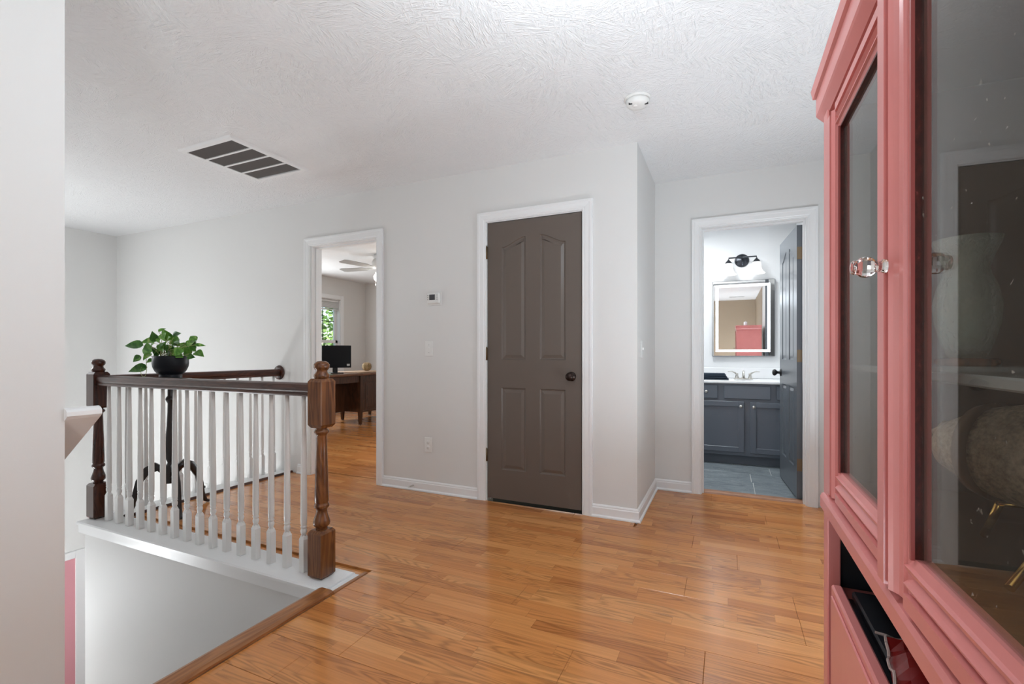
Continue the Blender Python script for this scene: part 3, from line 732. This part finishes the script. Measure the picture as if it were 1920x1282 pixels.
th = thing('thermostat', 'white digital thermostat with dark screen on the wall', 'thermostat', (-2.06,YA,1.45))
mk('body', MB().box(-2.125,-1.995,YA-.006,YA,1.450,1.552,.004).box(-2.115,-2.003,YA-.024,YA-.005,1.462,1.545,.007), 'plastic', th)
mk('screen', MB().box(-2.092,-2.040,YA-.0255,YA-.022,1.490,1.532), 'lcd', th)
for x in (-2.105,-2.021):
    for z in (1.494,1.510,1.526): mk('button', MB().box(x-.005,x+.005,YA-.0262,YA-.023,z-.0042,z+.0042,.001), 'plastic_grey', th)
def plate(root, x, z, y=YA): mk('cover_plate', MB().box(x-.036,x+.036,y-.006,y,z-.058,z+.058,.003), 'plastic', root)
sw = thing('light_switch', 'white single toggle light switch below the thermostat', 'switch', (-2.108,YA,1.06), 0, 'wall light switches'); plate(sw, -2.108, 1.115)
mk('toggle', MB().box(-2.113,-2.103,YA-.016,YA-.005,1.112,1.128,.002), 'plastic', sw)
for z in (1.085,1.145): mk('screw', MB().lathe([(.003,0),(.003,.0012)], (-2.108,YA-.006,z), 8, 'y'), 'plastic_grey', sw)
ot = thing('wall_outlet', 'white duplex outlet low on the wall beside the office doorway', 'outlet', (-2.113,YA,.31), 0, 'wall outlets'); plate(ot, -2.113, .367)
for z in (.346,.388):
    mk('receptacle', MB().lathe([(.001,0),(.0155,0),(.0155,.0015),(.001,.0015)], (-2.113,YA-.006,z), 16, 'y'), 'plastic', ot)
    mk('slots', MB().box(-2.120,-2.118,YA-.009,YA-.0072,z-.003,z+.006).box(-2.108,-2.106,YA-.009,YA-.0072,z-.003,z+.006).box(-2.1145,-2.1115,YA-.009,YA-.0072,z-.010,z-.007), 'plastic_grey', ot)
sw2 = thing('light_switch', 'narrow white light switch on the grey return wall by the alcove', 'switch', (-.52,3.24,1.05), 0, 'wall light switches')
mk('cover_plate', MB().box(-.52,-.514,3.205,3.277,1.05,1.166,.003), 'plastic', sw2); mk('toggle', MB().box(-.515,-.504,3.236,3.246,1.10,1.118,.002), 'plastic', sw2)
fo = thing('wall_outlet', 'white outlet on the foyer wall seen between the balusters', 'outlet', (-4.78,YA,-.30), 0, 'wall outlets')
mk('cover_plate', MB().box(-4.88,-4.68,YA-.006,YA,-.36,-.24,.003), 'plastic', fo)
for x in (-4.83,-4.73): mk('rocker', MB().box(x-.014,x+.014,YA-.011,YA-.005,-.335,-.265), 'black', fo)
ds = thing('door_stop', 'small metal spring door stop on the baseboard', 'door stop', (-2.25,YA-.013,.035))
mk('spring', MB().lathe([(.008,0),(.008,.004),(.0042,.006)]+[(.0042+.0012*(k%2),.008+.003*k) for k in range(14)]+[(.003,.052)], (-2.25,YA-.013,.04), 10, 'y'), 'nickel', ds)
mk('rubber_tip', MB().lathe([(.005,.05),(.0055,.058),(.003,.063)], (-2.25,YA-.013,.04), 10, 'y'), 'plastic', ds)
# ------------------------------------------------------------------ pink hutch (foreground right)
HX = .170                       # plane of the door fronts
HY0, HY1 = .290, 1.082          # near and far ends
HB = .60                        # back
hu = thing('china_hutch', 'salmon pink painted china hutch with glass doors against the right wall', 'hutch', ((HX+HB)/2, (HY0+HY1)/2, 0))
mk('side_panel', MB().box(HX+.002, HB, HY1-.020, HY1, 0, 1.56, .003), 'pink', hu)
mk('side_panel', MB().box(HX+.002, HB, HY0, HY0+.020, 0, 1.56, .003), 'pink', hu)
mk('back_panel', MB().box(HB-.012, HB, HY0+.020, HY1-.020, .10, 1.56), 'innerwood', hu)
mk('side_lining', MB().box(HX+.024, HB-.012, HY1-.026, HY1-.020, .835, 1.535), 'innerwood', hu)
mk('side_lining', MB().box(HX+.024, HB-.012, HY0+.020, HY0+.026, .835, 1.535), 'innerwood', hu)
mk('case_top', MB().box(HX+.002, HB, HY0+.020, HY1-.020, 1.535, 1.56), 'innerwood', hu)
mk('case_bottom', MB().box(HX+.022, HB-.012, HY0+.020, HY1-.020, .815, .842), 'innerwood', hu)
# face frame: outer stiles, apron rail, lower stiles
mk('stile', MB().box(HX+.001, HX+.022, 1.042, HY1-.001, 0, 1.56, .002), 'pink', hu)
mk('stile', MB().box(HX+.001, HX+.022, HY0+.001, .332, 0, 1.56, .002), 'pink', hu)
mk('apron_rail', MB().prism([(HX+.022,.780),(HX-.004,.783),(HX-.006,.787),(HX-.006,.806),(HX-.003,.812),(HX+.022,.818)], HY0-.006, 1.074, 'y'), 'pink', hu)
CR = [(HX+.02,1.528),(HX+.004,1.530),(HX-.006,1.546),(HX-.008,1.550),(HX-.008,1.584),(HX-.013,1.587),(HX-.016,1.604),(HX-.012,1.610),(HX+.02,1.612)]
prof = [(HX+.02-x, z) for x, z in CR]
mk('crown', MB().sweep([(HX+.02,HY0-.010), (HX+.02, HY1-.004), (HB, HY1-.004)], [(-(o), z) for o, z in prof]), 'pink', hu)
mk('crown_top', MB().box(HX, HB, HY0, HY1, 1.585, 1.611), 'pink', hu)
# doors: stile profile (s from outer edge, x depth) ending in a stained reveal
def prof_pts(w, k=1.0):
    return [(0,.020),(0,.001),(.001,0),(.022*k,0),(.0235*k,.009),(.029*k,.009),(.0315*k,.0015),(.036*k,.0002),(.041*k,.0035),(.047*k,.0068),(.054*k,.0082),(w-.022,.0078),(w-.014,.0018),(w-.010,.0008),(w-.0085,.0042),(w,.0070),(w,.020)]
def hutch_door(y_out_far, y_out_near, far_w, near_w, piv, ang, knob_y=None):
    z0, z1 = .822, 1.512; bw, tw = .055, .046
    r = bpy.data.objects.new('hutch_door', None); COL.objects.link(r); r.parent = hu
    r.location = Vector((piv[0], piv[1], z0))-Vector(hu.location)
    def sp(w): return prof_pts(w, min(1, w/.075))
    def rv(lst): return [(HX+x, y) for y, x in lst]
    fs_ = [(y_out_far-s_, x) for s_, x in sp(far_w)]; ns_ = [(y_out_near+s_, x) for s_, x in sp(near_w)]
    mk('stile', MB().prism(rv(fs_), z0, z1, 'z'), 'pink', r); mk('stile', MB().prism(rv(ns_), z0, z1, 'z'), 'pink', r)
    ya, yb = y_out_near+near_w, y_out_far-far_w
    def rail(zs, name):
        # trapezoid ends run under the stile mouldings
        mk(name, MB().prism([(HX+x+.0003, z) for z, x in zs], ya-.0095, yb+.0095, 'y'), 'pink', r)
    rail([(z0+s_, x) for s_, x in sp(bw)], 'bottom_rail'); rail([(z1-s_, x) for s_, x in sp(tw)], 'top_rail')
    zb, zt = z0+bw, z1-tw
    b = MB().box(HX+.0060, HX+.0135, yb-.0015, yb+.002, zb, zt).box(HX+.0060, HX+.0135, ya-.002, ya+.0015, zb, zt).box(HX+.0060, HX+.0135, ya, yb, zt-.0015, zt+.002)
    mk('glazing_reveal', b, 'reveal', r)
    mk('worn_shaded_edge', MB().box(HX+.0030, HX+.0062, yb-.0026, yb+.0012, zb-.001, zt+.001).box(HX+.0030, HX+.0062, ya-.0012, ya+.0026, zb-.001, zt+.001), 'worn_shaded', r)
    mk('pane', MB().box(HX+.0110, HX+.0132, ya-.004, yb+.004, zb-.004, zt+.004), 'pane', r)
    if knob_y is not None:
        kb = MB().lathe([(r_*.80, h_*.74) for r_, h_ in ((.001,0),(.0095,0),(.0098,.003),(.0075,.007),(.0068,.011),(.0095,.0145),(.0135,.020),(.0148,.026),(.0135,.032),(.0105,.0355),(.0095,.0375),(.0100,.040),(.0085,.0435),(.001,.0445))], (0,0,0), 12, 'y', smooth=False)
        kb.xf(Matrix.Translation((HX-.0005, knob_y, 1.176)) @ Matrix.Rotation(radians(-90),4,'Z'))
        mk('glass_knob', kb, 'crystal', r)
    r.rotation_euler = (0,0,ang); return r
hutch_door(1.040, .6915, .076, .030, (HX, 1.040), 0)
hutch_door(.6765, .334, .088, .052, (HX, .334), radians(NEAR_ANG := 1.75), .6440)
# lower case: black niche, front panel, lower doors
mk('niche_lining', MB().box(HX+.022, HB-.012, HY1-.028, HY1-.020, .645, .812).box(HX+.022, HB-.012, HY0+.020, HY0+.028, .645, .812).box(HB-.14, HB-.13, HY0+.02, HY1-.02, .645, .812).box(HX+.022, HB-.13, HY0+.02, HY1-.02, .806, .813), 'niche', hu)
mk('writing_surface', MB().box(HX+.034, HB-.13, HY0+.028, HY1-.060, .640, .655, .003), 'niche', hu)
mk('niche_floor', MB().box(HX+.020, HB-.012, HY0+.02, HY1-.02, .600, .622), 'niche', hu)
b = MB().box(HX+.003, HX+.020, .336, 1.022, .12, .661, .003)
vs = []
for dy, dz, x in ((.018,.012,HX+.003),(.030,.024,HX+.0065),(.031,.025,HX+.0065)):
    vs += [(x,.336+dy,.12+dz),(x,1.022-dy,.12+dz),(x,1.022-dy,.661-dz),(x,.336+dy,.661-dz)]
b2 = MB().box(HX-.0005, HX+.004, .352, 1.006, .135, .648, .0025)
mk('front_panel', b, 'pink', hu); mk('raised_field', b2, 'pink', hu)
mk('plinth', MB().box(HX+.02, HB-.01, HY0+.02, HY1-.02, .0, .115), 'pink', hu)
mk('shelf', MB().box(HX+.035, HB-.012, HY0+.022, HY1-.024, 1.049, 1.0605, .002), 'shelfglass', hu)
# things in the hutch
cj = thing('candle_jar', 'small white candle jar standing on top of the pink hutch', 'candle', (.33,1.0,1.6125))
mk('jar', MB().lathe([(.028,0),(.031,.004),(.031,.060),(.029,.064)], (.33,1.0,1.6125), 20), 'counter', cj)
mk('candle', MB().lathe([(.026,.064),(.026,.070),(.004,.072),(.0015,.090)], (.33,1.0,1.6125), 14), 'plastic', cj)
vz = 1.0605; vx_, vy_ = .333, .942
va = thing('glass_vase', 'pale green pressed glass vase on the hutch shelf', 'vase', (vx_,vy_,vz+.012))
VP = [(.020,0),(.023,.004),(.030,.022),(.038,.055),(.040,.082),(.035,.108),(.028,.126),(.026,.138),(.032,.156),(.039,.173),(.041,.181),(.038,.182),(.030,.158),(.024,.138),(.0265,.126),(.033,.108),(.0375,.082),(.0355,.055),(.028,.022),(.018,.008)]
mk('body', MB().lathe(VP, (vx_,vy_,vz+.012), 32), 'vase', va)
tag(mk('display_base', MB().lathe([(.036,.0),(.038,.003),(.038,.009),(.034,.0118)], (vx_,vy_,vz+.0002), 28), 'newel', None), 'round reddish wood base under the glass vase', 'base')
jc = Vector((.3185,.7235,.9635)); ax = Vector((.62,-.78,.02)).normalized()
jar = thing('stone_jar', 'mottled stone jar lying sideways with a brown band in the hutch', 'jar', jc)
rot = ax.to_track_quat('Z','Y').to_matrix().to_4x4(); T = Matrix.Translation(jc) @ rot
mk('body', MB().lathe([(.002,-.098),(.020,-.097),(.029,-.090),(.036,-.076),(.046,-.057),(.053,-.036),(.058,-.012),(.061,.02),(.062,.06),(.060,.10),(.052,.13),(.03,.145),(.002,.148)], (0,0,0), 36).xf(T), 'stone', jar)
mk('leather_band', MB().lathe([(.046,-.053),(.0540,-.052),(.0585,-.038),(.050,-.037)], (0,0,0), 36, cap=False).xf(T), 'band', jar)
mk('spout', MB().lathe([(.012,0),(.010,.012),(.011,.018),(.004,.019)], (0,0,0), 12).xf(T @ Matrix.Translation((.012,.02,-.094)) @ Matrix.Rotation(radians(140),4,'X')), 'stone', jar)
gs = thing('gold_stand', 'gold metal rod stand under the stone jar', 'stand', (.33,.69,.8425))
for a_, c_ in (((.2553,.630,.8472),(.335,.715,.8985)), ((.43,.62,.8472),(.375,.690,.8985)), ((.30,.80,.8472),(.300,.762,.8985)), ((.37,.80,.8472),(.350,.765,.8985))):
    mk('leg', MB().tube([a_, c_], .0042, 10), 'gold', gs)
mk('cross_bar', MB().tube([(.335,.715,.8985),(.375,.690,.8985)], .003, 8), 'gold', gs)
mk('cross_bar', MB().tube([(.298,.762,.8985),(.352,.765,.8985)], .003, 8), 'gold', gs)
pb = thing('wrapped_pouch', 'red foil pouch with clear crinkled edge lying in the black niche', 'pouch', (.238,.79,.655))
b = MB(); vs = []; fs = []; rr = random.Random(5)
for i in range(7):
    for j in range(5):
        u_, v_ = i/6-.5, j/4-.5; e = (1-4*u_*u_)*(1-4*v_*v_)
        vs.append((.238+v_*.075+.02*u_, .79+u_*.11, .6565+.022*e+.004*rr.random()+.010*(i==6)))
n0 = len(vs); vs += [(x,y,.6555) for x,y,z in vs]
for i in range(6):
    for j in range(4):
        k = i*5+j; fs.append((k,k+1,k+6,k+5)); fs.append((n0+k,n0+k+5,n0+k+6,n0+k+1))
for i in range(6): fs += [(i*5,i*5+5,n0+i*5+5,n0+i*5),(i*5+4,n0+i*5+4,n0+i*5+9,i*5+9)]
for j in range(4): fs += [(j,n0+j,n0+j+1,j+1),(30+j,31+j,n0+31+j,n0+30+j)]
mk('foil', b.add(vs, fs), 'redwrap', pb)
edge = [(.238-.040+.02*u_+.004*rr.random(), .79+u_*.116, .664+.008*rr.random()) for u_ in [i/10-.5 for i in range(11)]]
mk('clear_edge', MB().tube(edge, .0020, 6, False), 'clearwrap', pb)
tip = [(.238+v_*.08, .849+.006*rr.random(), .664+.008*rr.random()) for v_ in [i/6-.5 for i in range(7)]]
mk('clear_edge', MB().tube(tip, .0020, 6, False), 'clearwrap', pb)

# ------------------------------------------------------------------ bathroom
VY = 5.04; VX0, VX1 = -.80, .632
va_ = thing('bathroom_vanity', 'slate blue vanity cabinet with panelled doors under a white counter', 'cabinet', ((VX0+VX1)/2, 5.3, 0))
mk('carcass', MB().box(VX0, VX1, VY+.006, 5.598, .10, .786).box(VX0+.02, VX1-.02, VY+.075, 5.59, .0, .10), 'cabinet', va_)
mk('face_frame', MB().box(VX0, VX1, VY, VY+.018, .095, .786, .002), 'cabinet', va_)
def drawer(x0, x1, z0, z1, knob=None):
    d = mk('drawer', MB().box(x0, x1, VY-.019, VY-.0005, z0, z1, .006), 'cabinet', va_)
    if knob: mk('knob', MB().lathe([(.007,0),(.006,.010),(.0155,.016),(.0165,.020),(.012,.024),(.001,.025)], ((x0+x1)/2, VY-.019, (z0+z1)/2), 18, 'y'), 'nickel', d)
def cdoor(x0, x1, z0, z1, kx):
    b = MB(); s_ = .050; y0 = VY-.019
    b.box(x0, x0+s_, y0, VY-.0005, z0, z1, .003).box(x1-s_, x1, y0, VY-.0005, z0, z1, .003).box(x0+s_-.002, x1-s_+.002, y0, VY-.0005, z0, z0+s_, .003).box(x0+s_-.002, x1-s_+.002, y0, VY-.0005, z1-s_, z1, .003)
    b.box(x0+s_-.004, x1-s_+.004, y0+.011, VY-.001, z0+s_-.004, z1-s_+.004)
    d = mk('door', b, 'cabinet', va_)
    mk('knob', MB().lathe([(.007,0),(.006,.010),(.0155,.016),(.0165,.020),(.012,.024),(.001,.025)], (kx, y0, z1-.045), 18, 'y'), 'nickel', d)
drawer(-.285, -.078, .638, .770, True); drawer(-.025, .378, .640, .770); drawer(.428, .625, .640, .770); drawer(-.78,-.335,.638,.770,True)
cdoor(-.285, .154, .128, .616, .125); cdoor(.206, .625, .128, .612, .235); cdoor(-.78, -.335, .128, .616, -.36)
ct = thing('vanity_counter', 'glossy white counter slab on the slate blue vanity', 'counter', ((VX0+VX1)/2, 5.3, .787))
mk('slab', MB().box(VX0-.01, VX1+.005, VY-.030, 5.598, .787, .813, .006), 'counter', ct)
tag(mk('backsplash', MB().box(VX0-.01, VX1+.005, 5.578, 5.598, .8135, .925, .005), 'counter'), 'low white backsplash strip standing behind the faucet', 'backsplash')
fa = thing('bathroom_faucet', 'nickel two-handle faucet at the back of the white counter', 'faucet', (.158,5.42,.813))
mk('base', MB().box(.068,.248,5.40,5.45,.8132,.823,.005), 'nickel', fa)
mk('spout', MB().tube([(.158,5.43,.82),(.158,5.43,.865),(.158,5.41,.892),(.158,5.36,.885),(.158,5.325,.868)], [.020,.014,.012,.011,.010], 12), 'nickel', fa)
for sx in (-1,1):
    x = .158+sx*.062
    mk('handle', MB().lathe([(.022,.822),(.017,.835),(.013,.855),(.016,.866),(.009,.874)], (x,5.425,0), 14).tube([(x,5.425,.868),(x+sx*.045,5.41,.892),(x+sx*.085,5.40,.890)], [.008,.006,.004], 8), 'nickel', fa)
for i, (x1, z0, lab) in enumerate(((.02,.813,'dark navy towel at the bottom of the stack on the counter'),(.005,.832,'folded blue towel in the middle of the counter stack'),(-.005,.853,'folded slate blue towel on top of the counter stack'))):
    hgt = .019 if i == 0 else .021
    b = MB()
    for k in range(3): b.box(-.30, x1-.006*k, 5.18+.004*k, 5.42, z0+hgt*k/3+.0005, z0+hgt*(k+1)/3-.0005, .003)
    tag(mk('folded_towel', b, 'towel'), lab, 'towel', 'towels on the bathroom counter')
mi = thing('lit_mirror', 'rectangular bathroom mirror with a frosted lit border above the vanity', 'mirror', (.155,5.598,1.05))
mx0, mx1, mz0, mz1 = -.140, .452, 1.052, 1.846
mk('frame', MB().box(mx0-.004, mx1+.004, 5.560, 5.599, mz0-.004, mz1+.004, .004), 'gun', mi)
mk('mirror_glass', MB().box(mx0, mx1, 5.554, 5.561, mz0, mz1, .001), 'mirror', mi)
lw = .028; ix0, ix1, iz0, iz1 = mx0+.032, mx1-.040, mz0+.040, mz1-.036
b = MB().box(ix0, ix0+lw, 5.5525, 5.555, iz0, iz1).box(ix1-lw, ix1, 5.5525, 5.555, iz0, iz1).box(ix0+lw, ix1-lw, 5.5525, 5.555, iz0, iz0+lw).box(ix0+lw, ix1-lw, 5.5525, 5.555, iz1-lw, iz1)
mk('lit_border', b, 'led', mi)
vl = thing('vanity_light', 'dark metal two-shade vanity light above the bathroom mirror', 'wall lamp', (.148,5.598,2.06))
mk('back_plate', MB().lathe([(.070,0),(.070,.006),(.062,.012),(.058,.012),(.050,.020),(.046,.020),(.030,.030),(.001,.032)], (.148,5.598,2.066), 36, 'y'), 'gun', vl)
mk('stem', MB().tube([(.148,5.575,2.08),(.148,5.50,2.085)], .008, 10), 'gun', vl)
mk('arm_bar', MB().tube([(.018,5.50,2.066),(.018,5.50,2.085),(.283,5.50,2.085),(.283,5.50,2.066)], .007, 10), 'gun', vl)
for x in (.018,.283):
    mk('socket_cup', MB().lathe([(.036,2.024),(.035,2.030),(.026,2.046),(.010,2.062),(.007,2.070)], (x,5.50,0), 20), 'gun', vl)
    mk('glass_shade', MB().lathe([(.078,1.906),(.075,1.907),(.055,1.928),(.044,1.955),(.038,1.99),(.034,2.024),(.036,2.026),(.042,1.99),(.048,1.955),(.060,1.928),(.080,1.909)], (x,5.50,0), 28), 'shade', vl)
# bathroom baseboard
st('baseboard_bath', MB().box(VX1, XR-.012, 5.585, 5.6, 0, .08, .002), 'trim')

# ------------------------------------------------------------------ office
dk = thing('office_desk', 'dark walnut writing desk with tapered legs in the office', 'desk', (-5.3,5.4,0))
dx0, dx1, dy0, dy1, dzt = -5.72, -4.93, 4.45, 6.55, .78
mk('desk_top', MB().box(dx0, dx1, dy0, dy1, dzt-.032, dzt, .006), 'desktop', dk)
mk('apron', MB().box(dx0+.05, dx1-.06, dy0+.06, dy1-.06, dzt-.135, dzt-.031), 'desk', dk)
mk('pedestal', MB().box(dx0+.06, dx1-.075, 5.52, 6.46, .19, dzt-.10, .003), 'desk', dk)
mk('pedestal_panel', MB().box(dx1-.076, dx1-.068, 5.62, 6.40, .25, dzt-.16, .003), 'desk', dk)
mk('pedestal_trim', MB().box(dx1-.077, dx1-.062, 5.52, 6.46, .19, .215, .003), 'desk', dk)
mk('modesty_panel', MB().box(dx1-.34, dx1-.32, 4.50, 5.53, .20, dzt-.10, .002), 'desk', dk)
for x, y in ((-5.0,5.5),(-5.0,6.46),(-5.0,4.53),(-5.66,4.53),(-5.64,5.80),(-5.66,6.46)):
    b = MB(); vs = [(x+sx*r,y+sy*r,z) for r,z in ((.016,.0),(.030,.26),(.030,dzt-.033)) for sx,sy in ((-1,-1),(1,-1),(1,1),(-1,1))]
    b.add(vs, [(3,2,1,0),(8,9,10,11)]+[(i*4+k, i*4+(k+1)%4, (i+1)*4+(k+1)%4, (i+1)*4+k) for i in range(2) for k in range(4)])
    lg = mk('leg', b, 'desk', dk)
    mk('foot_cap', MB().lathe([(.018,.0),(.0185,.012),(.012,.014)], (x,y,0), 12), 'nickel', lg)
mo = thing('monitor', 'black flat computer monitor standing on the office desk', 'monitor', (-5.27,5.27,dzt))
T = Matrix.Translation((-5.27,5.27,dzt)) @ Matrix.Rotation(radians(44),4,'Z')
mk('screen', MB().box(-.225,.225,-.012,.014,.085,.415,.004).xf(T), 'screen', mo)
mk('screen_panel', MB().box(-.213,.213,-.0128,-.011,.108,.404).xf(T), 'screen', mo)
mk('stand_neck', MB().prism([(.03,.012),(.055,.012),(.03,.16),(.012,.16)], -.035, .035, 'x').xf(T), 'black', mo)
mk('stand_base', MB().box(-.12,.12,-.06,.10,.0,.012,.005).xf(T), 'black', mo)
mk('sticker', MB().box(.165,.205,-.0132,-.0122,.112,.142).xf(T), 'plastic_grey', mo)
np_ = thing('notepad', 'small white and teal notepad beside the monitor stand', 'notepad', (-5.30,5.08,dzt))
mk('pages', MB().box(-5.36,-5.24,5.0,5.16,dzt,dzt+.012), 'plastic', np_); mk('cover', MB().box(-5.36,-5.24,5.0,5.16,dzt+.012,dzt+.015), mat('teal_cover',(.06,.22,.2),.5), np_)
tag(mk('wooden_board', MB().box(-5.52,-5.05,5.55,6.25,dzt,dzt+.016,.005), 'board'), 'pale wooden board lying on the office desk', 'board')
wb = thing('woven_ball', 'round brown woven ball on the pale wooden board', 'ball', (-5.30,5.98,dzt+.016))
mk('ball', MB().lathe([(.02,.0),(.045,.012),(.064,.036),(.072,.066),(.068,.095),(.052,.120),(.028,.134),(.004,.132)], (-5.30,5.98,dzt+.016), 24), 'weave', wb)
for k in range(8):
    a = 2*pi*k/8; mk('rib', MB().tube([(-5.30+r*cos(a),5.98+r*sin(a),dzt+.016+h) for r,h in ((.046,.012),(.066,.036),(.074,.066),(.070,.095),(.053,.121),(.02,.136))], .003, 6), 'board', wb)
fanx, fany = -4.33, 5.16
fn = thing('ceiling_fan', 'white ceiling fan with lit glass shade and pull chain in the office', 'ceiling fan', (fanx,fany,2.12))
mk('canopy', MB().lathe([(.09,-.06),(.10,-.03),(.085,0)], (fanx,fany,ZC), 28), 'trim', fn)
mk('motor_housing', MB().lathe([(.06,-.20),(.10,-.19),(.115,-.16),(.115,-.10),(.09,-.06)], (fanx,fany,ZC), 28), 'plastic', fn)
mk('light_fitter', MB().lathe([(.05,-.26),(.075,-.245),(.06,-.22),(.06,-.20)], (fanx,fany,ZC), 24), 'plastic', fn)
mk('light_shade', MB().lathe([(.01,-.385),(.05,-.375),(.085,-.34),(.095,-.30),(.07,-.26)], (fanx,fany,ZC), 24), 'fanlight', fn)
for k in range(5):
    a = radians(-28+72*k); d = Vector((cos(a),sin(a))); n_ = Vector((-d.y,d.x)); b = MB(); vs = []
    for r, hw in ((.13,.02),(.20,.03),(.26,.062),(.58,.072),(.62,.055)):
        for sgn in (-1,1):
            for dz_ in (0,.008): vs.append((fanx+d.x*r+n_.x*hw*sgn, fany+d.y*r+n_.y*hw*sgn, ZC-.185+dz_+sgn*hw*.12))
    fs = []
    for i in range(4): q=i*4; fs += [(q,q+4,q+6,q+2),(q+1,q+3,q+7,q+5),(q,q+1,q+5,q+4),(q+2,q+6,q+7,q+3)]
    fs += [(0,2,3,1),(16,17,19,18)]
    mk('blade', b.add(vs, fs), 'plastic_grey', fn)
mk('pull_chain', MB().tube([(fanx-.03,fany-.02,ZC-.25),(fanx-.06,fany-.03,ZC-.30),(fanx-.065,fany-.03,ZC-.40)], .0025, 6).lathe([(.003,0),(.007,-.008),(.007,-.022),(.002,-.028)][::-1], (fanx-.065,fany-.03,ZC-.40), 8), 'plastic', fn)

# ------------------------------------------------------------------ outside the office window
st('lawn', MB().box(-40, XL-.14, -12, 30, ZL-.2, ZL-.05), 'asphalt')
def tree(x, y, h, r, seed, lab, m1, m2, n=2600):
    rr = random.Random(seed); t_ = thing('garden_tree', lab, 'tree', (x,y,ZL-.05), 0, 'trees outside the office window')
    mk('trunk', MB().tube([(x,y,ZL-.05),(x+.1,y,ZL+h*.35),(x-.05,y+.1,ZL+h*.7)], [.16,.12,.06], 8), 'bark', t_)
    b = MB(); b2 = MB()
    for i in range(n):
        while True:
            p = Vector((rr.uniform(-1,1),rr.uniform(-1,1),rr.uniform(-1,1)))
            if .25 < p.length < 1: break
        c = Vector((x+p.x*r, y+p.y*r, ZL+h*.62+p.z*h*.42)); u = Vector((rr.gauss(0,1),rr.gauss(0,1),rr.gauss(0,.6))).normalized(); v_ = u.orthogonal().normalized(); s_ = rr.uniform(.05,.10)
        (b if rr.random() < .6 else b2).add([c-u*s_, c+v_*s_*.5, c+u*s_, c-v_*s_*.5], [(0,1,2,3)])
    o = mk('foliage', b, m1, t_); o['kind'] = 'stuff'; o = mk('foliage', b2, m2, t_); o['kind'] = 'stuff'
tree(-11.0, 10.1, 6.6, 2.0, 1, 'leafy green tree close outside the office window', 'tree_leaf', 'tree_leaf2', 3600)
tree(-14.2, 15.2, 7.5, 2.6, 2, 'darker tree further back behind the near tree outside', 'tree_leaf', 'tree_leaf', 3600)
tree(-8.6, 6.6, 3.6, .95, 4, 'low pale green bush-like tree below the office window', 'tree_leaf2', 'tree_leaf', 2400)
